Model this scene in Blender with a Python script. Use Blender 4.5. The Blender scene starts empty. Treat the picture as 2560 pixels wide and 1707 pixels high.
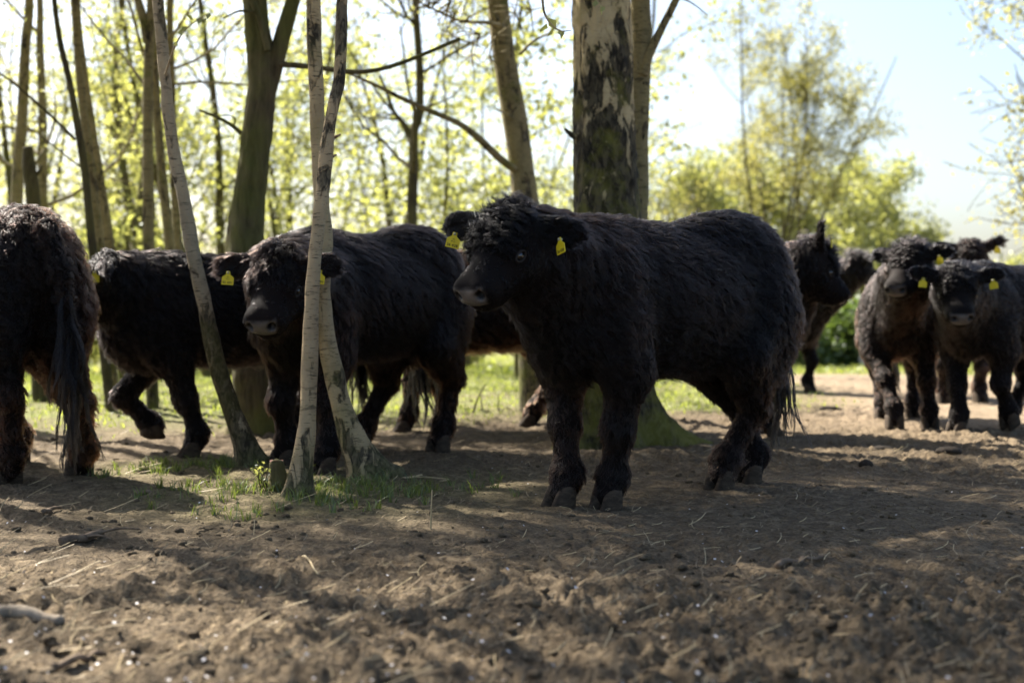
import bpy, math, random
import numpy as np
from mathutils import Vector, Matrix, Euler

rad = math.radians
SC = bpy.context.scene
COL = SC.collection
rng = np.random.default_rng(7)

# ------------------------------------------------------------------ camera
FPX, HZ, CAMH = 3555.6, 790.0, 0.75          # focal length in photo pixels, eye-level row, lens height (m)
cam_d = bpy.data.cameras.new('camera')
cam = bpy.data.objects.new('camera', cam_d); COL.objects.link(cam)
cam.location = (0, 0, CAMH)
cam.rotation_euler = (rad(90) - math.atan((853.5 - HZ) / FPX), 0, 0)
cam_d.lens = 50.0; cam_d.sensor_width = 36.0
cam_d.clip_start = 0.05; cam_d.clip_end = 3000
cam_d.dof.use_dof = True
cam_d.dof.focus_distance = 5.4
cam_d.dof.aperture_fstop = 2.1
cam_d.dof.aperture_blades = 9
SC.camera = cam

# ------------------------------------------------------------------ sky and sun
SUN_EL, SUN_AZ = 45.0, 133.0                 # azimuth counter-clockwise from +X (camera looks along +Y)
sx = math.cos(rad(SUN_EL)) * math.cos(rad(SUN_AZ))
sy = math.cos(rad(SUN_EL)) * math.sin(rad(SUN_AZ))
sz = math.sin(rad(SUN_EL))
W = bpy.data.worlds.new('World'); SC.world = W; W.use_nodes = True
wn = W.node_tree; wn.nodes.clear()
wo = wn.nodes.new('ShaderNodeOutputWorld'); wb = wn.nodes.new('ShaderNodeBackground')
sk = wn.nodes.new('ShaderNodeTexSky'); sk.sky_type = 'NISHITA'; sk.sun_disc = False
sk.sun_elevation = rad(SUN_EL); sk.sun_rotation = rad(90 - SUN_AZ)
sk.air_density = 1.0; sk.dust_density = 3.0; sk.ozone_density = 2.0; sk.altitude = 50
wb.inputs['Strength'].default_value = 0.065
wn.links.new(sk.outputs[0], wb.inputs[0]); wn.links.new(wb.outputs[0], wo.inputs[0])
sl = bpy.data.lights.new('sun', 'SUN'); sl.energy = 5.0; sl.angle = rad(0.53); sl.color = (1.0, 0.93, 0.82)
sun = bpy.data.objects.new('sun', sl); COL.objects.link(sun)
sun.rotation_euler = Vector((sx, sy, sz)).to_track_quat('Z', 'Y').to_euler()
SC.view_settings.view_transform = 'Standard'
SC.view_settings.look = 'None'
SC.view_settings.exposure = 2.0
SC.view_settings.gamma = 1.0
SC.view_settings.use_curve_mapping = False
SC.render.engine = 'CYCLES'
cy = SC.cycles
cy.max_bounces = 6; cy.diffuse_bounces = 2; cy.glossy_bounces = 3; cy.transmission_bounces = 4; cy.transparent_max_bounces = 4
cy.use_adaptive_sampling = True; cy.adaptive_threshold = 0.012
cy.caustics_reflective = False; cy.caustics_refractive = False
cy.use_denoising = True
try:
    SC.cycles_curves.shape = 'RIBBONS'; SC.cycles_curves.subdivisions = 2
except Exception:
    pass

# ------------------------------------------------------------------ helpers
def at(px, py, d):
    """a point at distance d in front of the lens, read off the photo (2560 x 1707)"""
    return np.array([(px - 1280) / FPX * d, d, CAMH - (py - HZ) / FPX * d])
def on_ground(px, py):
    d = CAMH * FPX / (py - HZ)
    return np.array([(px - 1280) / FPX * d, d])

def _hash(i, j, k, seed):
    n = (i.astype(np.uint32) * np.uint32(374761393) + j.astype(np.uint32) * np.uint32(668265263)
         + k.astype(np.uint32) * np.uint32(2147483647 - 61) + np.uint32(seed * 974711 + 13))
    n = (n ^ (n >> np.uint32(13))) * np.uint32(1274126177)
    n = n ^ (n >> np.uint32(16))
    return (n & np.uint32(0xffffff)).astype(np.float64) / 16777215.0
def vnoise(p, seed=0):
    """smooth value noise in [-1,1], p (n,3)"""
    p = np.asarray(p, dtype=np.float64)
    f = np.floor(p); t = p - f; t = t * t * (3 - 2 * t)
    i = f.astype(np.int64)
    r = 0
    for a in (0, 1):
        wa = t[:, 0] if a else 1 - t[:, 0]
        for b in (0, 1):
            wb_ = t[:, 1] if b else 1 - t[:, 1]
            for c in (0, 1):
                wc = t[:, 2] if c else 1 - t[:, 2]
                r = r + wa * wb_ * wc * _hash(i[:, 0] + a, i[:, 1] + b, i[:, 2] + c, seed)
    return r * 2 - 1
def fbm(p, octaves=4, seed=0, gain=0.5):
    p = np.asarray(p, dtype=np.float64); a = 1.0; s = 0; tot = 0
    for o in range(octaves):
        s = s + a * vnoise(p, seed + o * 17); tot += a; a *= gain; p = p * 2.03 + 11.3
    return s / tot
def sstep(a, b, x):
    t = np.clip((x - a) / (b - a), 0, 1); return t * t * (3 - 2 * t)
def unit(v):
    v = np.asarray(v, dtype=np.float64)
    return v / np.maximum(np.linalg.norm(v, axis=-1, keepdims=True), 1e-9)

def mesh_np(name, V, F, mat=None, smooth=True, attrs=None):
    """mesh from arrays; F (m,3) or (m,4), or a list of both"""
    me = bpy.data.meshes.new(name)
    V = np.ascontiguousarray(V, dtype=np.float32)
    Fs = [np.asarray(f, dtype=np.int32) for f in (F if isinstance(F, list) else [F]) if len(f)]
    me.vertices.add(len(V)); me.vertices.foreach_set('co', V.ravel())
    nl = sum(f.size for f in Fs); npoly = sum(len(f) for f in Fs)
    me.loops.add(nl); me.polygons.add(npoly)
    me.loops.foreach_set('vertex_index', np.concatenate([f.ravel() for f in Fs]))
    tot = np.concatenate([np.full(len(f), f.shape[1], np.int32) for f in Fs])
    st = np.concatenate([[0], np.cumsum(tot)[:-1]]).astype(np.int32)
    me.polygons.foreach_set('loop_start', st)
    me.polygons.foreach_set('loop_total', tot)
    if smooth:
        me.polygons.foreach_set('use_smooth', np.ones(npoly, dtype=bool))
    for k, v in (attrs or {}).items():
        a = me.attributes.new(k, 'FLOAT', 'POINT'); a.data.foreach_set('value', np.asarray(v, dtype=np.float32))
    me.update(calc_edges=True); me.validate()
    if mat: me.materials.append(mat)
    return me
def add(name, data, parent=None, label=None, cat=None, group=None, kind=None, loc=None):
    o = bpy.data.objects.new(name, data); COL.objects.link(o)
    if parent is not None: o.parent = parent
    if loc is not None: o.location = loc
    if label: o['label'] = label
    if cat: o['category'] = cat
    if group: o['group'] = group
    if kind: o['kind'] = kind
    return o

# ------------------------------------------------------------------ materials
def new_mat(name):
    m = bpy.data.materials.new(name); m.use_nodes = True
    nt = m.node_tree; b = nt.nodes['Principled BSDF']
    return m, nt, b
def nd(nt, t, **kw):
    n = nt.nodes.new(t)
    for k, v in kw.items(): setattr(n, k, v)
    return n
def noise(nt, vec, scale, detail=4, rough=0.55, dist=0.0):
    n = nd(nt, 'ShaderNodeTexNoise'); n.inputs['Scale'].default_value = scale
    n.inputs['Detail'].default_value = detail; n.inputs['Roughness'].default_value = rough
    n.inputs['Distortion'].default_value = dist
    if vec is not None: nt.links.new(vec, n.inputs['Vector'])
    return n.outputs['Fac']
def ramp(nt, fac, stops):
    r = nd(nt, 'ShaderNodeValToRGB'); e = r.color_ramp.elements
    while len(e) < len(stops): e.new(0.5)
    for el, (p, c) in zip(e, stops):
        el.position = p; el.color = (c[0], c[1], c[2], 1) if len(c) == 3 else c
    nt.links.new(fac, r.inputs[0]); return r.outputs[0]
def mixc(nt, fac, a, b, mode='MIX'):
    m = nd(nt, 'ShaderNodeMix', data_type='RGBA', blend_type=mode)
    for sock, v in ((m.inputs[0], fac), (m.inputs[6], a), (m.inputs[7], b)):
        if hasattr(v, 'node'): nt.links.new(v, sock)
        elif isinstance(v, (tuple, list)): sock.default_value = (v[0], v[1], v[2], 1)
        else: sock.default_value = v
    return m.outputs[2]
def mth(nt, op, a, b=0.5, clamp=False):
    m = nd(nt, 'ShaderNodeMath', operation=op); m.use_clamp = clamp
    for s, v in ((m.inputs[0], a), (m.inputs[1], b)):
        if hasattr(v, 'node'): nt.links.new(v, s)
        else: s.default_value = v
    return m.outputs[0]
def attr(nt, name):
    a = nd(nt, 'ShaderNodeAttribute'); a.attribute_name = name; return a.outputs['Fac']
def objco(nt, scale=(1, 1, 1)):
    t = nd(nt, 'ShaderNodeTexCoord'); m = nd(nt, 'ShaderNodeMapping'); m.inputs['Scale'].default_value = scale
    nt.links.new(t.outputs['Object'], m.inputs[0]); return m.outputs[0]
def bump(nt, b, h, strength=0.5, dist=0.01):
    n = nd(nt, 'ShaderNodeBump'); n.inputs['Strength'].default_value = strength; n.inputs['Distance'].default_value = dist
    nt.links.new(h, n.inputs['Height']); nt.links.new(n.outputs[0], b.inputs['Normal'])

def mat_ground():
    m, nt, b = new_mat('soil'); v = objco(nt)
    n1 = noise(nt, v, 1.3, 5, 0.6); n2 = noise(nt, v, 14, 6, 0.65); n3 = noise(nt, v, 70, 4, 0.6)
    c = ramp(nt, n2, [(0.27, (0.046, 0.032, 0.018)), (0.5, (0.138, 0.101, 0.059)), (0.73, (0.285, 0.218, 0.135))])
    c = mixc(nt, ramp(nt, n1, [(0.35, (0, 0, 0)), (0.65, (0.55, 0.55, 0.55))]), c, (0.145, 0.110, 0.070))
    c = mixc(nt, ramp(nt, n3, [(0.32, (0.7, 0.7, 0.7)), (0.55, (0, 0, 0))]), c, (0.030, 0.020, 0.012))
    dry = attr(nt, 'dry'); c = mixc(nt, dry, c, mixc(nt, n2, (0.19, 0.14, 0.088), (0.36, 0.28, 0.19)))
    gr = attr(nt, 'green')
    gc = ramp(nt, n2, [(0.3, (0.10, 0.12, 0.03)), (0.55, (0.20, 0.24, 0.06)), (0.75, (0.27, 0.24, 0.12))])
    c = mixc(nt, gr, c, gc)
    nt.links.new(c, b.inputs['Base Color']); b.inputs['Roughness'].default_value = 0.95
    b.inputs['Specular IOR Level'].default_value = 0.2
    h = mth(nt, 'ADD', n3, mth(nt, 'MULTIPLY', n2, 1.5)); bump(nt, b, h, 1.0, 0.02)
    return m
def mat_simple(name, col, rough=0.8, var=0.25, scale=20, bumpd=0.0, spec=0.3, stretch=(1, 1, 1)):
    m, nt, b = new_mat(name); v = objco(nt, stretch); n = noise(nt, v, scale, 5, 0.6)
    lo = tuple(c * (1 - var) for c in col); hi = tuple(min(1, c * (1 + var)) for c in col)
    nt.links.new(ramp(nt, n, [(0.3, lo), (0.7, hi)]), b.inputs['Base Color'])
    b.inputs['Roughness'].default_value = rough; b.inputs['Specular IOR Level'].default_value = spec
    if bumpd: bump(nt, b, n, 0.7, bumpd)
    return m
def mat_birch(name, white=(0.45, 0.345, 0.185), dark=(0.06, 0.048, 0.03), moss=(0.10, 0.11, 0.02), rough_from=0.0, rough_to=0.6, amount=0.5, lent=1.0, mossiness=0.3, pscale=14, upper=None, plate_hi=(0.15, 0.12, 0.072)):
    """pale peeling bark with dark lenticel bands; plates and moss take over towards the foot (attribute 'up' = metres above ground)"""
    m, nt, b = new_mat(name)
    v = objco(nt)
    band = noise(nt, objco(nt, (6, 6, 24)), 1.0, 5, 0.65, 0.5)
    lenti = noise(nt, objco(nt, (22, 22, 150)), 1.0, 3, 0.6)
    blot = noise(nt, v, 9, 5, 0.62, 0.4); fine = noise(nt, v, 120, 4, 0.6)
    c = ramp(nt, blot, [(0.25, tuple(x * 0.72 for x in white)), (0.55, white), (0.8, tuple(min(1, x * 1.18) for x in white))])
    c = mixc(nt, ramp(nt, fine, [(0.35, (0.35,) * 3), (0.6, (0, 0, 0))]), c, (0.34, 0.26, 0.17))
    c = mixc(nt, mth(nt, 'MULTIPLY', ramp(nt, band, [(0.57, (0, 0, 0)), (0.66, (0.7,) * 3)]), lent), c, dark)
    c = mixc(nt, mth(nt, 'MULTIPLY', ramp(nt, lenti, [(0.58, (0, 0, 0)), (0.66, (0.85,) * 3)]), lent), c, dark)
    up = attr(nt, 'up')
    mr = nd(nt, 'ShaderNodeMapRange'); nt.links.new(up, mr.inputs[0])
    mr.inputs[1].default_value = rough_from; mr.inputs[2].default_value = rough_to; mr.inputs[3].default_value = 0.17; mr.inputs[4].default_value = -0.06
    plate = noise(nt, objco(nt, (1, 1, 0.38)), pscale, 6, 0.62, 0.7)
    lowup = mr.outputs[0]
    if upper:
        m2 = nd(nt, 'ShaderNodeMapRange'); nt.links.new(up, m2.inputs[0]); m2.inputs[1].default_value = upper[0]; m2.inputs[2].default_value = upper[1]; m2.inputs[3].default_value = 0.0; m2.inputs[4].default_value = upper[2]
        lowup = mth(nt, 'ADD', lowup, m2.outputs[0])
    pm = ramp(nt, mth(nt, 'ADD', plate, mth(nt, 'ADD', lowup, amount - 0.5)), [(0.55, (0, 0, 0)), (0.60, (1, 1, 1))])
    pc = mixc(nt, ramp(nt, noise(nt, objco(nt, (1, 1, 0.45)), pscale * 3.2, 4, 0.6, 0.8), [(0.42, (0, 0, 0)), (0.6, (1, 1, 1))]), tuple(x * 0.55 for x in dark), plate_hi)
    c = mixc(nt, pm, c, pc)
    mossn = noise(nt, v, 6, 4, 0.6)
    mm = mth(nt, 'MULTIPLY', ramp(nt, mth(nt, 'ADD', mossn, mth(nt, 'MULTIPLY', mr.outputs[0], 0.7)), [(0.50, (0, 0, 0)), (0.68, (1, 1, 1))]), mossiness)
    c = mixc(nt, mm, c, mixc(nt, fine, tuple(x * 0.6 for x in moss), tuple(x * 1.7 for x in moss)))
    nt.links.new(c, b.inputs['Base Color']); b.inputs['Roughness'].default_value = 0.82; b.inputs['Specular IOR Level'].default_value = 0.25
    h = mth(nt, 'SUBTRACT', mth(nt, 'ADD', mth(nt, 'MULTIPLY', fine, 0.35), mth(nt, 'MULTIPLY', blot, 0.5)), mth(nt, 'MULTIPLY', pm, mth(nt, 'MULTIPLY', plate, 1.2)))
    bump(nt, b, h, 0.8, 0.012)
    return m
def mat_bark(name, col=(0.17, 0.13, 0.085), moss=(0.15, 0.15, 0.035), mossiness=0.5, sc=1.0):
    m, nt, b = new_mat(name)
    rid = noise(nt, objco(nt, (14 * sc, 14 * sc, 2.6 * sc)), 1.6, 5, 0.65, 0.6)
    v = objco(nt); mo = noise(nt, v, 3.2, 5, 0.6); fine = noise(nt, v, 90, 3, 0.6)
    c = ramp(nt, rid, [(0.3, tuple(x * 0.35 for x in col)), (0.5, col), (0.75, tuple(x * 1.6 for x in col))])
    mm = mth(nt, 'MULTIPLY', ramp(nt, mo, [(0.35, (0, 0, 0)), (0.62, (1, 1, 1))]), mossiness)
    c = mixc(nt, mm, c, mixc(nt, mth(nt, 'MULTIPLY', rid, 1.0), tuple(x * 0.4 for x in moss), tuple(x * 1.5 for x in moss)))
    nt.links.new(c, b.inputs['Base Color']); b.inputs['Roughness'].default_value = 0.9; b.inputs['Specular IOR Level'].default_value = 0.2
    bump(nt, b, mth(nt, 'ADD', rid, mth(nt, 'MULTIPLY', fine, 0.25)), 0.9, 0.02)
    return m
def mat_leaf(name, col, back=0.55, var=0.35):
    m, nt, b = new_mat(name)
    nt.nodes.remove(b)
    out = nt.nodes['Material Output']
    a = attr(nt, 'tone')
    lo = tuple(c * (1 - var) for c in col); hi = (min(1, col[0] * (1 + var * 1.3)), col[1] * (1 + var), col[2] * (1 + var * 0.3))
    c = mixc(nt, a, lo, hi)
    d = nd(nt, 'ShaderNodeBsdfDiffuse'); t = nd(nt, 'ShaderNodeBsdfTranslucent'); g = nd(nt, 'ShaderNodeBsdfGlossy')
    g.inputs['Roughness'].default_value = 0.45; g.inputs['Color'].default_value = (0.9, 0.95, 1, 1)
    nt.links.new(c, d.inputs[0])
    ct = mixc(nt, 1.0, c, (1.12, 1.11, 0.68), 'MULTIPLY'); nt.links.new(ct, t.inputs[0])
    s1 = nd(nt, 'ShaderNodeMixShader'); s1.inputs[0].default_value = back
    nt.links.new(d.outputs[0], s1.inputs[1]); nt.links.new(t.outputs[0], s1.inputs[2])
    s2 = nd(nt, 'ShaderNodeMixShader'); s2.inputs[0].default_value = 0.05
    nt.links.new(s1.outputs[0], s2.inputs[1]); nt.links.new(g.outputs[0], s2.inputs[2])
    nt.links.new(s2.outputs[0], out.inputs[0])
    return m
def mat_hair(name, rough=0.38):
    m, nt, b = new_mat(name)
    nt.nodes.remove(b); out = nt.nodes['Material Output']
    h = nd(nt, 'ShaderNodeBsdfHairPrincipled'); h.model = 'CHIANG'; h.parametrization = 'COLOR'
    c = ramp(nt, attr(nt, 'brown'), [(0.0, (0.0025, 0.0025, 0.003)), (0.35, (0.009, 0.006, 0.0052)), (0.7, (0.060, 0.027, 0.015)), (1.0, (0.13, 0.060, 0.033))])
    nt.links.new(c, h.inputs['Color'])
    h.inputs['Roughness'].default_value = rough; h.inputs['Radial Roughness'].default_value = 0.4; h.inputs['IOR'].default_value = 1.28
    nt.links.new(h.outputs[0], out.inputs[0])
    return m
def mat_skin():
    m, nt, b = new_mat('cow_skin')
    v = objco(nt); n = noise(nt, v, 90, 4, 0.6); n2 = noise(nt, v, 9, 4)
    c = mixc(nt, attr(nt, 'brown'), (0.004, 0.004, 0.0045), (0.022, 0.012, 0.008))
    nose = attr(nt, 'nose')
    nc = ramp(nt, n2, [(0.3, (0.05, 0.045, 0.042)), (0.7, (0.15, 0.128, 0.112))])
    c = mixc(nt, nose, c, nc)
    nostril_dark = attr(nt, 'nostril_dark'); c = mixc(nt, nostril_dark, c, (0.008, 0.006, 0.006))  # darkens the nostrils: dark lining plus cavity shade put into the skin colour
    nt.links.new(c, b.inputs['Base Color'])
    mr = nd(nt, 'ShaderNodeMapRange'); nt.links.new(nose, mr.inputs[0]); mr.inputs[3].default_value = 0.75; mr.inputs[4].default_value = 0.30
    nt.links.new(mr.outputs[0], b.inputs['Roughness']); nt.links.new(mth(nt, 'ADD', mth(nt, 'MULTIPLY', nose, 0.35), 0.08), b.inputs['Specular IOR Level'])
    vo = nd(nt, 'ShaderNodeTexVoronoi'); vo.inputs['Scale'].default_value = 260; nt.links.new(v, vo.inputs['Vector'])
    bump(nt, b, mth(nt, 'ADD', n, vo.outputs['Distance']), 0.35, 0.004)
    return m

# ------------------------------------------------------------------ ground
def land(x, y):
    """broad shape of the land: level under the herd, falling away gently beyond"""
    r = np.hypot(x, y)
    return -0.57 * sstep(13, 40, r) + 0.03 * fbm(np.stack([x * 0.35, y * 0.35, 0 * x], -1), 2, 5) * sstep(1.0, 3.0, r)
def green_mask(x, y):
    n = fbm(np.stack([x * 0.55, y * 0.55, 0 * x], -1), 4, 31)
    n2 = fbm(np.stack([x * 2.6, y * 2.6, 0 * x], -1), 3, 77)
    edge = 8.9 + 0.9 * np.maximum(0, x + 0.5) + 0.12 * np.maximum(0, -x - 1)
    g = sstep(-0.2, 1.9, y - edge + 1.0 * n) * sstep(3.3, 1.7, x - 0.02 * y + 0.3 * n)
    g = np.maximum(g, sstep(21, 25, y + 1.4 * n))
    near = np.exp(-(((x + 0.78) / 0.75) ** 2 + ((y - 6.15) / 0.75) ** 2)) + 0.8 * np.exp(-(((x + 1.55) / 0.55) ** 2 + ((y - 7.1) / 0.45) ** 2))
    g = np.clip(g * (0.62 + 0.5 * n2) , 0, 1)
    return g, np.clip(near * (0.8 + 0.9 * n2), 0, 1)
def worley(x, y, sc, seed):
    """distance to the nearest scattered point, in cells"""
    px_, py_ = x * sc, y * sc; i = np.floor(px_).astype(np.int64); j = np.floor(py_).astype(np.int64); best = np.full(len(x), 9.0); zz = np.zeros_like(i)
    for a in (-1, 0, 1):
        for b in (-1, 0, 1):
            qx = i + a + _hash(i + a, j + b, zz, seed); qy = j + b + _hash(i + a, j + b, zz + 5, seed + 3)
            best = np.minimum(best, (px_ - qx) ** 2 + (py_ - qy) ** 2)
    return np.sqrt(best)
def height(x, y):
    x = np.asarray(x, float); y = np.asarray(y, float)
    r = np.hypot(x, y); p = np.stack([x, y, 0 * x], -1)
    z = land(x, y)
    near = sstep(26, 9, r)
    lump = fbm(p * 2.3, 3, 3)
    a = 1 - np.abs(fbm(p * 6.5, 3, 9)); b = fbm(p * 17, 3, 21)
    wx = x + 0.03 * b; wy = y + 0.03 * fbm(p * 17 + 40, 2, 22)
    w1 = np.clip(0.75 - worley(wx, wy, 11, 5), -0.15, 1); w2 = np.clip(0.75 - worley(wx, wy, 27, 8), -0.2, 1)
    c = w1 * sstep(-0.25, 0.45, fbm(p * 3.1, 3, 66)); d_ = w2
    rough = 0.45 + 0.75 * sstep(-0.3, 0.4, fbm(p * 0.8, 2, 55)) + 0.35 * sstep(5.5, 3, r)
    z = z + near * (0.022 * lump + rough * (0.020 * np.maximum(b, -0.3) + 0.036 * c + 0.019 * d_ - 0.03 * np.clip(a - 0.86, 0, 1)))
    z = z - 0.022 * near
    return z
def gz(x, y):
    return float(height(np.array([x]), np.array([y]))[0])

th_in = np.linspace(rad(90 - 26), rad(90 + 26), 960)
th_out = np.linspace(rad(90 + 26), rad(450 - 26), 92)[1:-1]
TH = np.concatenate([th_in, th_out]); nT = len(TH)
RR = np.concatenate([[0.05, 0.4, 0.9, 1.4, 1.8], 2.05 * np.exp(np.linspace(0, math.log(26 / 2.05), 560)), 26 * np.exp(np.linspace(0, math.log(900 / 26), 60))[1:]])
nR = len(RR)
gx = (RR[:, None] * np.cos(TH)[None]).ravel(); gy = (RR[:, None] * np.sin(TH)[None]).ravel()
gzv = height(gx, gy)
ii = np.arange(nR - 1)[:, None] * nT; jj = np.arange(nT)[None]; j2 = (jj + 1) % nT
Fg = np.stack([ii + jj, ii + nT + jj, ii + nT + j2, ii + j2], -1).reshape(-1, 4)
g1, g2 = green_mask(gx, gy)
dry = sstep(1.2, 3.2, gx - 0.02 * gy) * sstep(7.5, 11, gy) * (1 - g1) * 0.9
M_SOIL = mat_ground()
add('ground', mesh_np('ground', np.stack([gx, gy, gzv], -1), Fg, M_SOIL, attrs={'green': np.clip(g1 * 0.8 + g2 * 0.3, 0, 1), 'dry': dry}), kind='structure', label='trampled brown earth with patches of spring grass')

# --- grass: blades nobody could count
def blades(n_try, region, hgt, wid, seed, dens, bend=0.5, tuft=0):
    r = np.random.default_rng(seed)
    x0, x1, y0, y1 = region
    x = r.uniform(x0, x1, n_try); y = r.uniform(y0, y1, n_try)
    keep = r.random(n_try) < dens(x, y); x, y = x[keep], y[keep]; n = len(x)
    if tuft:
        k = r.integers(0, n, n * tuft // 2); sp = r.uniform(0.004, 0.02, len(k))
        x = x[k] + r.normal(0, 1, len(k)) * sp; y = y[k] + r.normal(0, 1, len(k)) * sp; n = len(x)
    z = height(x, y) - 0.006
    h = hgt * r.uniform(0.4, 1.25, n); w = wid * r.uniform(0.6, 1.3, n) * (1 + 0 * y)
    az = r.uniform(0, 2 * math.pi, n); fa = r.uniform(0, 2 * math.pi, n)
    side = np.stack([np.cos(fa), np.sin(fa), 0 * fa], -1) * w[:, None] * 0.5
    lean = np.stack([np.cos(az), np.sin(az), 0 * az], -1) * (h * r.uniform(0.1, bend * 2, n))[:, None]
    B = np.stack([x, y, z], -1); up = np.array([0, 0, 1.0])
    mid = B + lean * 0.32 + up * (h * 0.6)[:, None]
    tip = B + lean + up * (h * r.uniform(0.75, 1.0, n))[:, None]
    V = np.stack([B - side, B + side, mid + side * 0.75, mid - side * 0.75, tip], 1).reshape(-1, 3)
    k = np.arange(n)[:, None] * 5
    Q = k + np.array([[0, 1, 2, 3]]); T = k + np.array([[3, 2, 4]])
    tone = np.repeat(r.random(n), 5)
    return V, Q, T, tone
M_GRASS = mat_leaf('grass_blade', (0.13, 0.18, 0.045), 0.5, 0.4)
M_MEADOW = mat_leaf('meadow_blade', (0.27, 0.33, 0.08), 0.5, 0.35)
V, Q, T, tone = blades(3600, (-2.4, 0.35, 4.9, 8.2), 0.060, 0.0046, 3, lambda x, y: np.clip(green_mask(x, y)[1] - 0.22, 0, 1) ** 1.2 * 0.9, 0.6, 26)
add('grass', mesh_np('grass', V, [Q, T], M_GRASS, attrs={'tone': tone}), kind='stuff', label='short green grass tufts round the thin birch trunks', cat='grass')
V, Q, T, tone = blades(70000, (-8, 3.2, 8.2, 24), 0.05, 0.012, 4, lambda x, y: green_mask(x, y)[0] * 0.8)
add('meadow_grass', mesh_np('meadow_grass', V, [Q, T], M_MEADOW, attrs={'tone': tone}), kind='stuff', label='sunlit yellow green meadow grass behind the herd', cat='grass')
V, Q, T, tone = blades(30000, (-25, 22, 21, 48), 0.12, 0.04, 5, lambda x, y: np.minimum(1, green_mask(x, y)[0]) * 0.8)
add('far_meadow_grass', mesh_np('far_meadow_grass', V, [Q, T], M_MEADOW, attrs={'tone': tone}), kind='stuff', label='strip of green grass at the far field edge', cat='grass')

# --- clods of earth, straw and white petals strewn over the ground
def near_points(n, r, d0, d1, wide=0.47):
    d = 1 / r.uniform(1 / d1, 1 / d0, n)
    return r.uniform(-wide, wide, n) * d, d
_t = (1 + 5 ** 0.5) / 2
ICO_V = unit(np.array([(-1, _t, 0), (1, _t, 0), (-1, -_t, 0), (1, -_t, 0), (0, -1, _t), (0, 1, _t), (0, -1, -_t), (0, 1, -_t), (_t, 0, -1), (_t, 0, 1), (-_t, 0, -1), (-_t, 0, 1)], float))
ICO_F = np.array([(0, 11, 5), (0, 5, 1), (0, 1, 7), (0, 7, 10), (0, 10, 11), (1, 5, 9), (5, 11, 4), (11, 10, 2), (10, 7, 6), (7, 1, 8), (3, 9, 4), (3, 4, 2), (3, 2, 6), (3, 6, 8), (3, 8, 9), (4, 9, 5), (2, 4, 11), (6, 2, 10), (8, 6, 7), (9, 8, 1)])
def ico2():
    V = [tuple(v) for v in ICO_V]; F = []; cache = {}
    def mid(a, b):
        k = (min(a, b), max(a, b))
        if k not in cache:
            m = unit(np.array(V[a]) + np.array(V[b])); V.append(tuple(m)); cache[k] = len(V) - 1
        return cache[k]
    for a, b, c in ICO_F:
        x, y, z = mid(a, b), mid(b, c), mid(c, a)
        F += [(a, x, z), (b, y, x), (c, z, y), (x, y, z)]
    return np.array(V), np.array(F)
ICO2_V, ICO2_F = ico2()
r = np.random.default_rng(11)
n = 7000
x, y = near_points(n, r, 2.0, 13.0)
kk = r.random(n) < (0.25 + 0.75 * sstep(-0.25, 0.35, fbm(np.stack([x * 1.7, y * 1.7, 0 * x], -1), 3, 91))); x, y = x[kk], y[kk]; n = len(x)
sz = 0.003 + 0.012 * r.random(n) ** 3.5
P = np.stack([x, y, height(x, y) + sz * 0.15], -1)
V = ICO2_V[None] * (sz[:, None, None] * np.array([1.25, 1.1, 0.75]))
V = V + P[:, None]
disp = fbm((V.reshape(-1, 3) * 60 + np.repeat(r.uniform(0, 99, n), len(ICO2_V))[:, None]), 2, 71).reshape(n, -1, 1)
V = P[:, None] + (V - P[:, None]) * (1 + 0.55 * disp)
F = (np.arange(n)[:, None, None] * len(ICO2_V) + ICO2_F[None]).reshape(-1, 3)
add('earth_clods', mesh_np('earth_clods', V.reshape(-1, 3), F, M_SOIL, attrs={'green': np.zeros(n * len(ICO2_V)), 'dry': np.zeros(n * len(ICO2_V))}), kind='stuff', label='loose crumbs and clods of brown earth', cat='soil')

def strips(n, r, d0, d1, l0, l1, w, lift, wide=0.47):
    x, y = near_points(n, r, d0, d1, wide); L = r.uniform(l0, l1, n) * r.uniform(0.4, 1, n); az = r.uniform(0, math.pi, n); cv = r.normal(0, 0.55, n)
    tl = r.uniform(-0.06, lift, n)
    V = []
    for t in np.linspace(-0.5, 0.5, 4):
        a = az + cv * (t + 0.5) * 2
        px_ = x + np.cos(az) * L * t - np.sin(az) * cv * L * (t * t); py_ = y + np.sin(az) * L * t + np.cos(az) * cv * L * (t * t)
        pz = height(x, y) + 0.006 + np.maximum(0, (t + 0.5) * L * tl) + 0.004
        c = np.stack([px_, py_, pz], -1); s = np.stack([-np.sin(a), np.cos(a), 0.5 + 0 * a], -1) * (w * 0.5)
        V += [c - s, c + s]
    V = np.stack(V, 1).reshape(-1, 3)
    k = np.arange(n)[:, None] * 8
    F = np.concatenate([k + np.array([[a, a + 1, a + 3, a + 2]]) for a in (0, 2, 4)])
    return V, F
M_STRAW = mat_simple('straw', (0.42, 0.32, 0.17), 0.6, 0.3, 40)
Vs, Fs = strips(1100, r, 2.2, 11, 0.03, 0.15, 0.0027, 0.45)
add('straw', mesh_np('straw', Vs, Fs, M_STRAW, smooth=False), kind='stuff', label='dry straw stalks scattered on the earth', cat='straw')
Vs, Fs = strips(5200, r, 2.2, 9, 0.008, 0.05, 0.0030, 0.8)
add('plant_litter', mesh_np('plant_litter', Vs, Fs, mat_simple('litter', (0.21, 0.155, 0.09), 0.8, 0.75, 9), smooth=False), kind='stuff', label='fine brown plant litter trodden into the earth', cat='litter')
M_PETAL = mat_simple('petal', (0.62, 0.59, 0.57), 0.8, 0.08, 50)
n = 1200
x, y = near_points(n, r, 1.9, 9.0)
kk = r.random(n) < (0.25 + 0.75 * sstep(5.5, 3.0, y)); x, y = x[kk], y[kk]; n = len(x)
s = r.uniform(0.0026, 0.0066, n)
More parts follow.
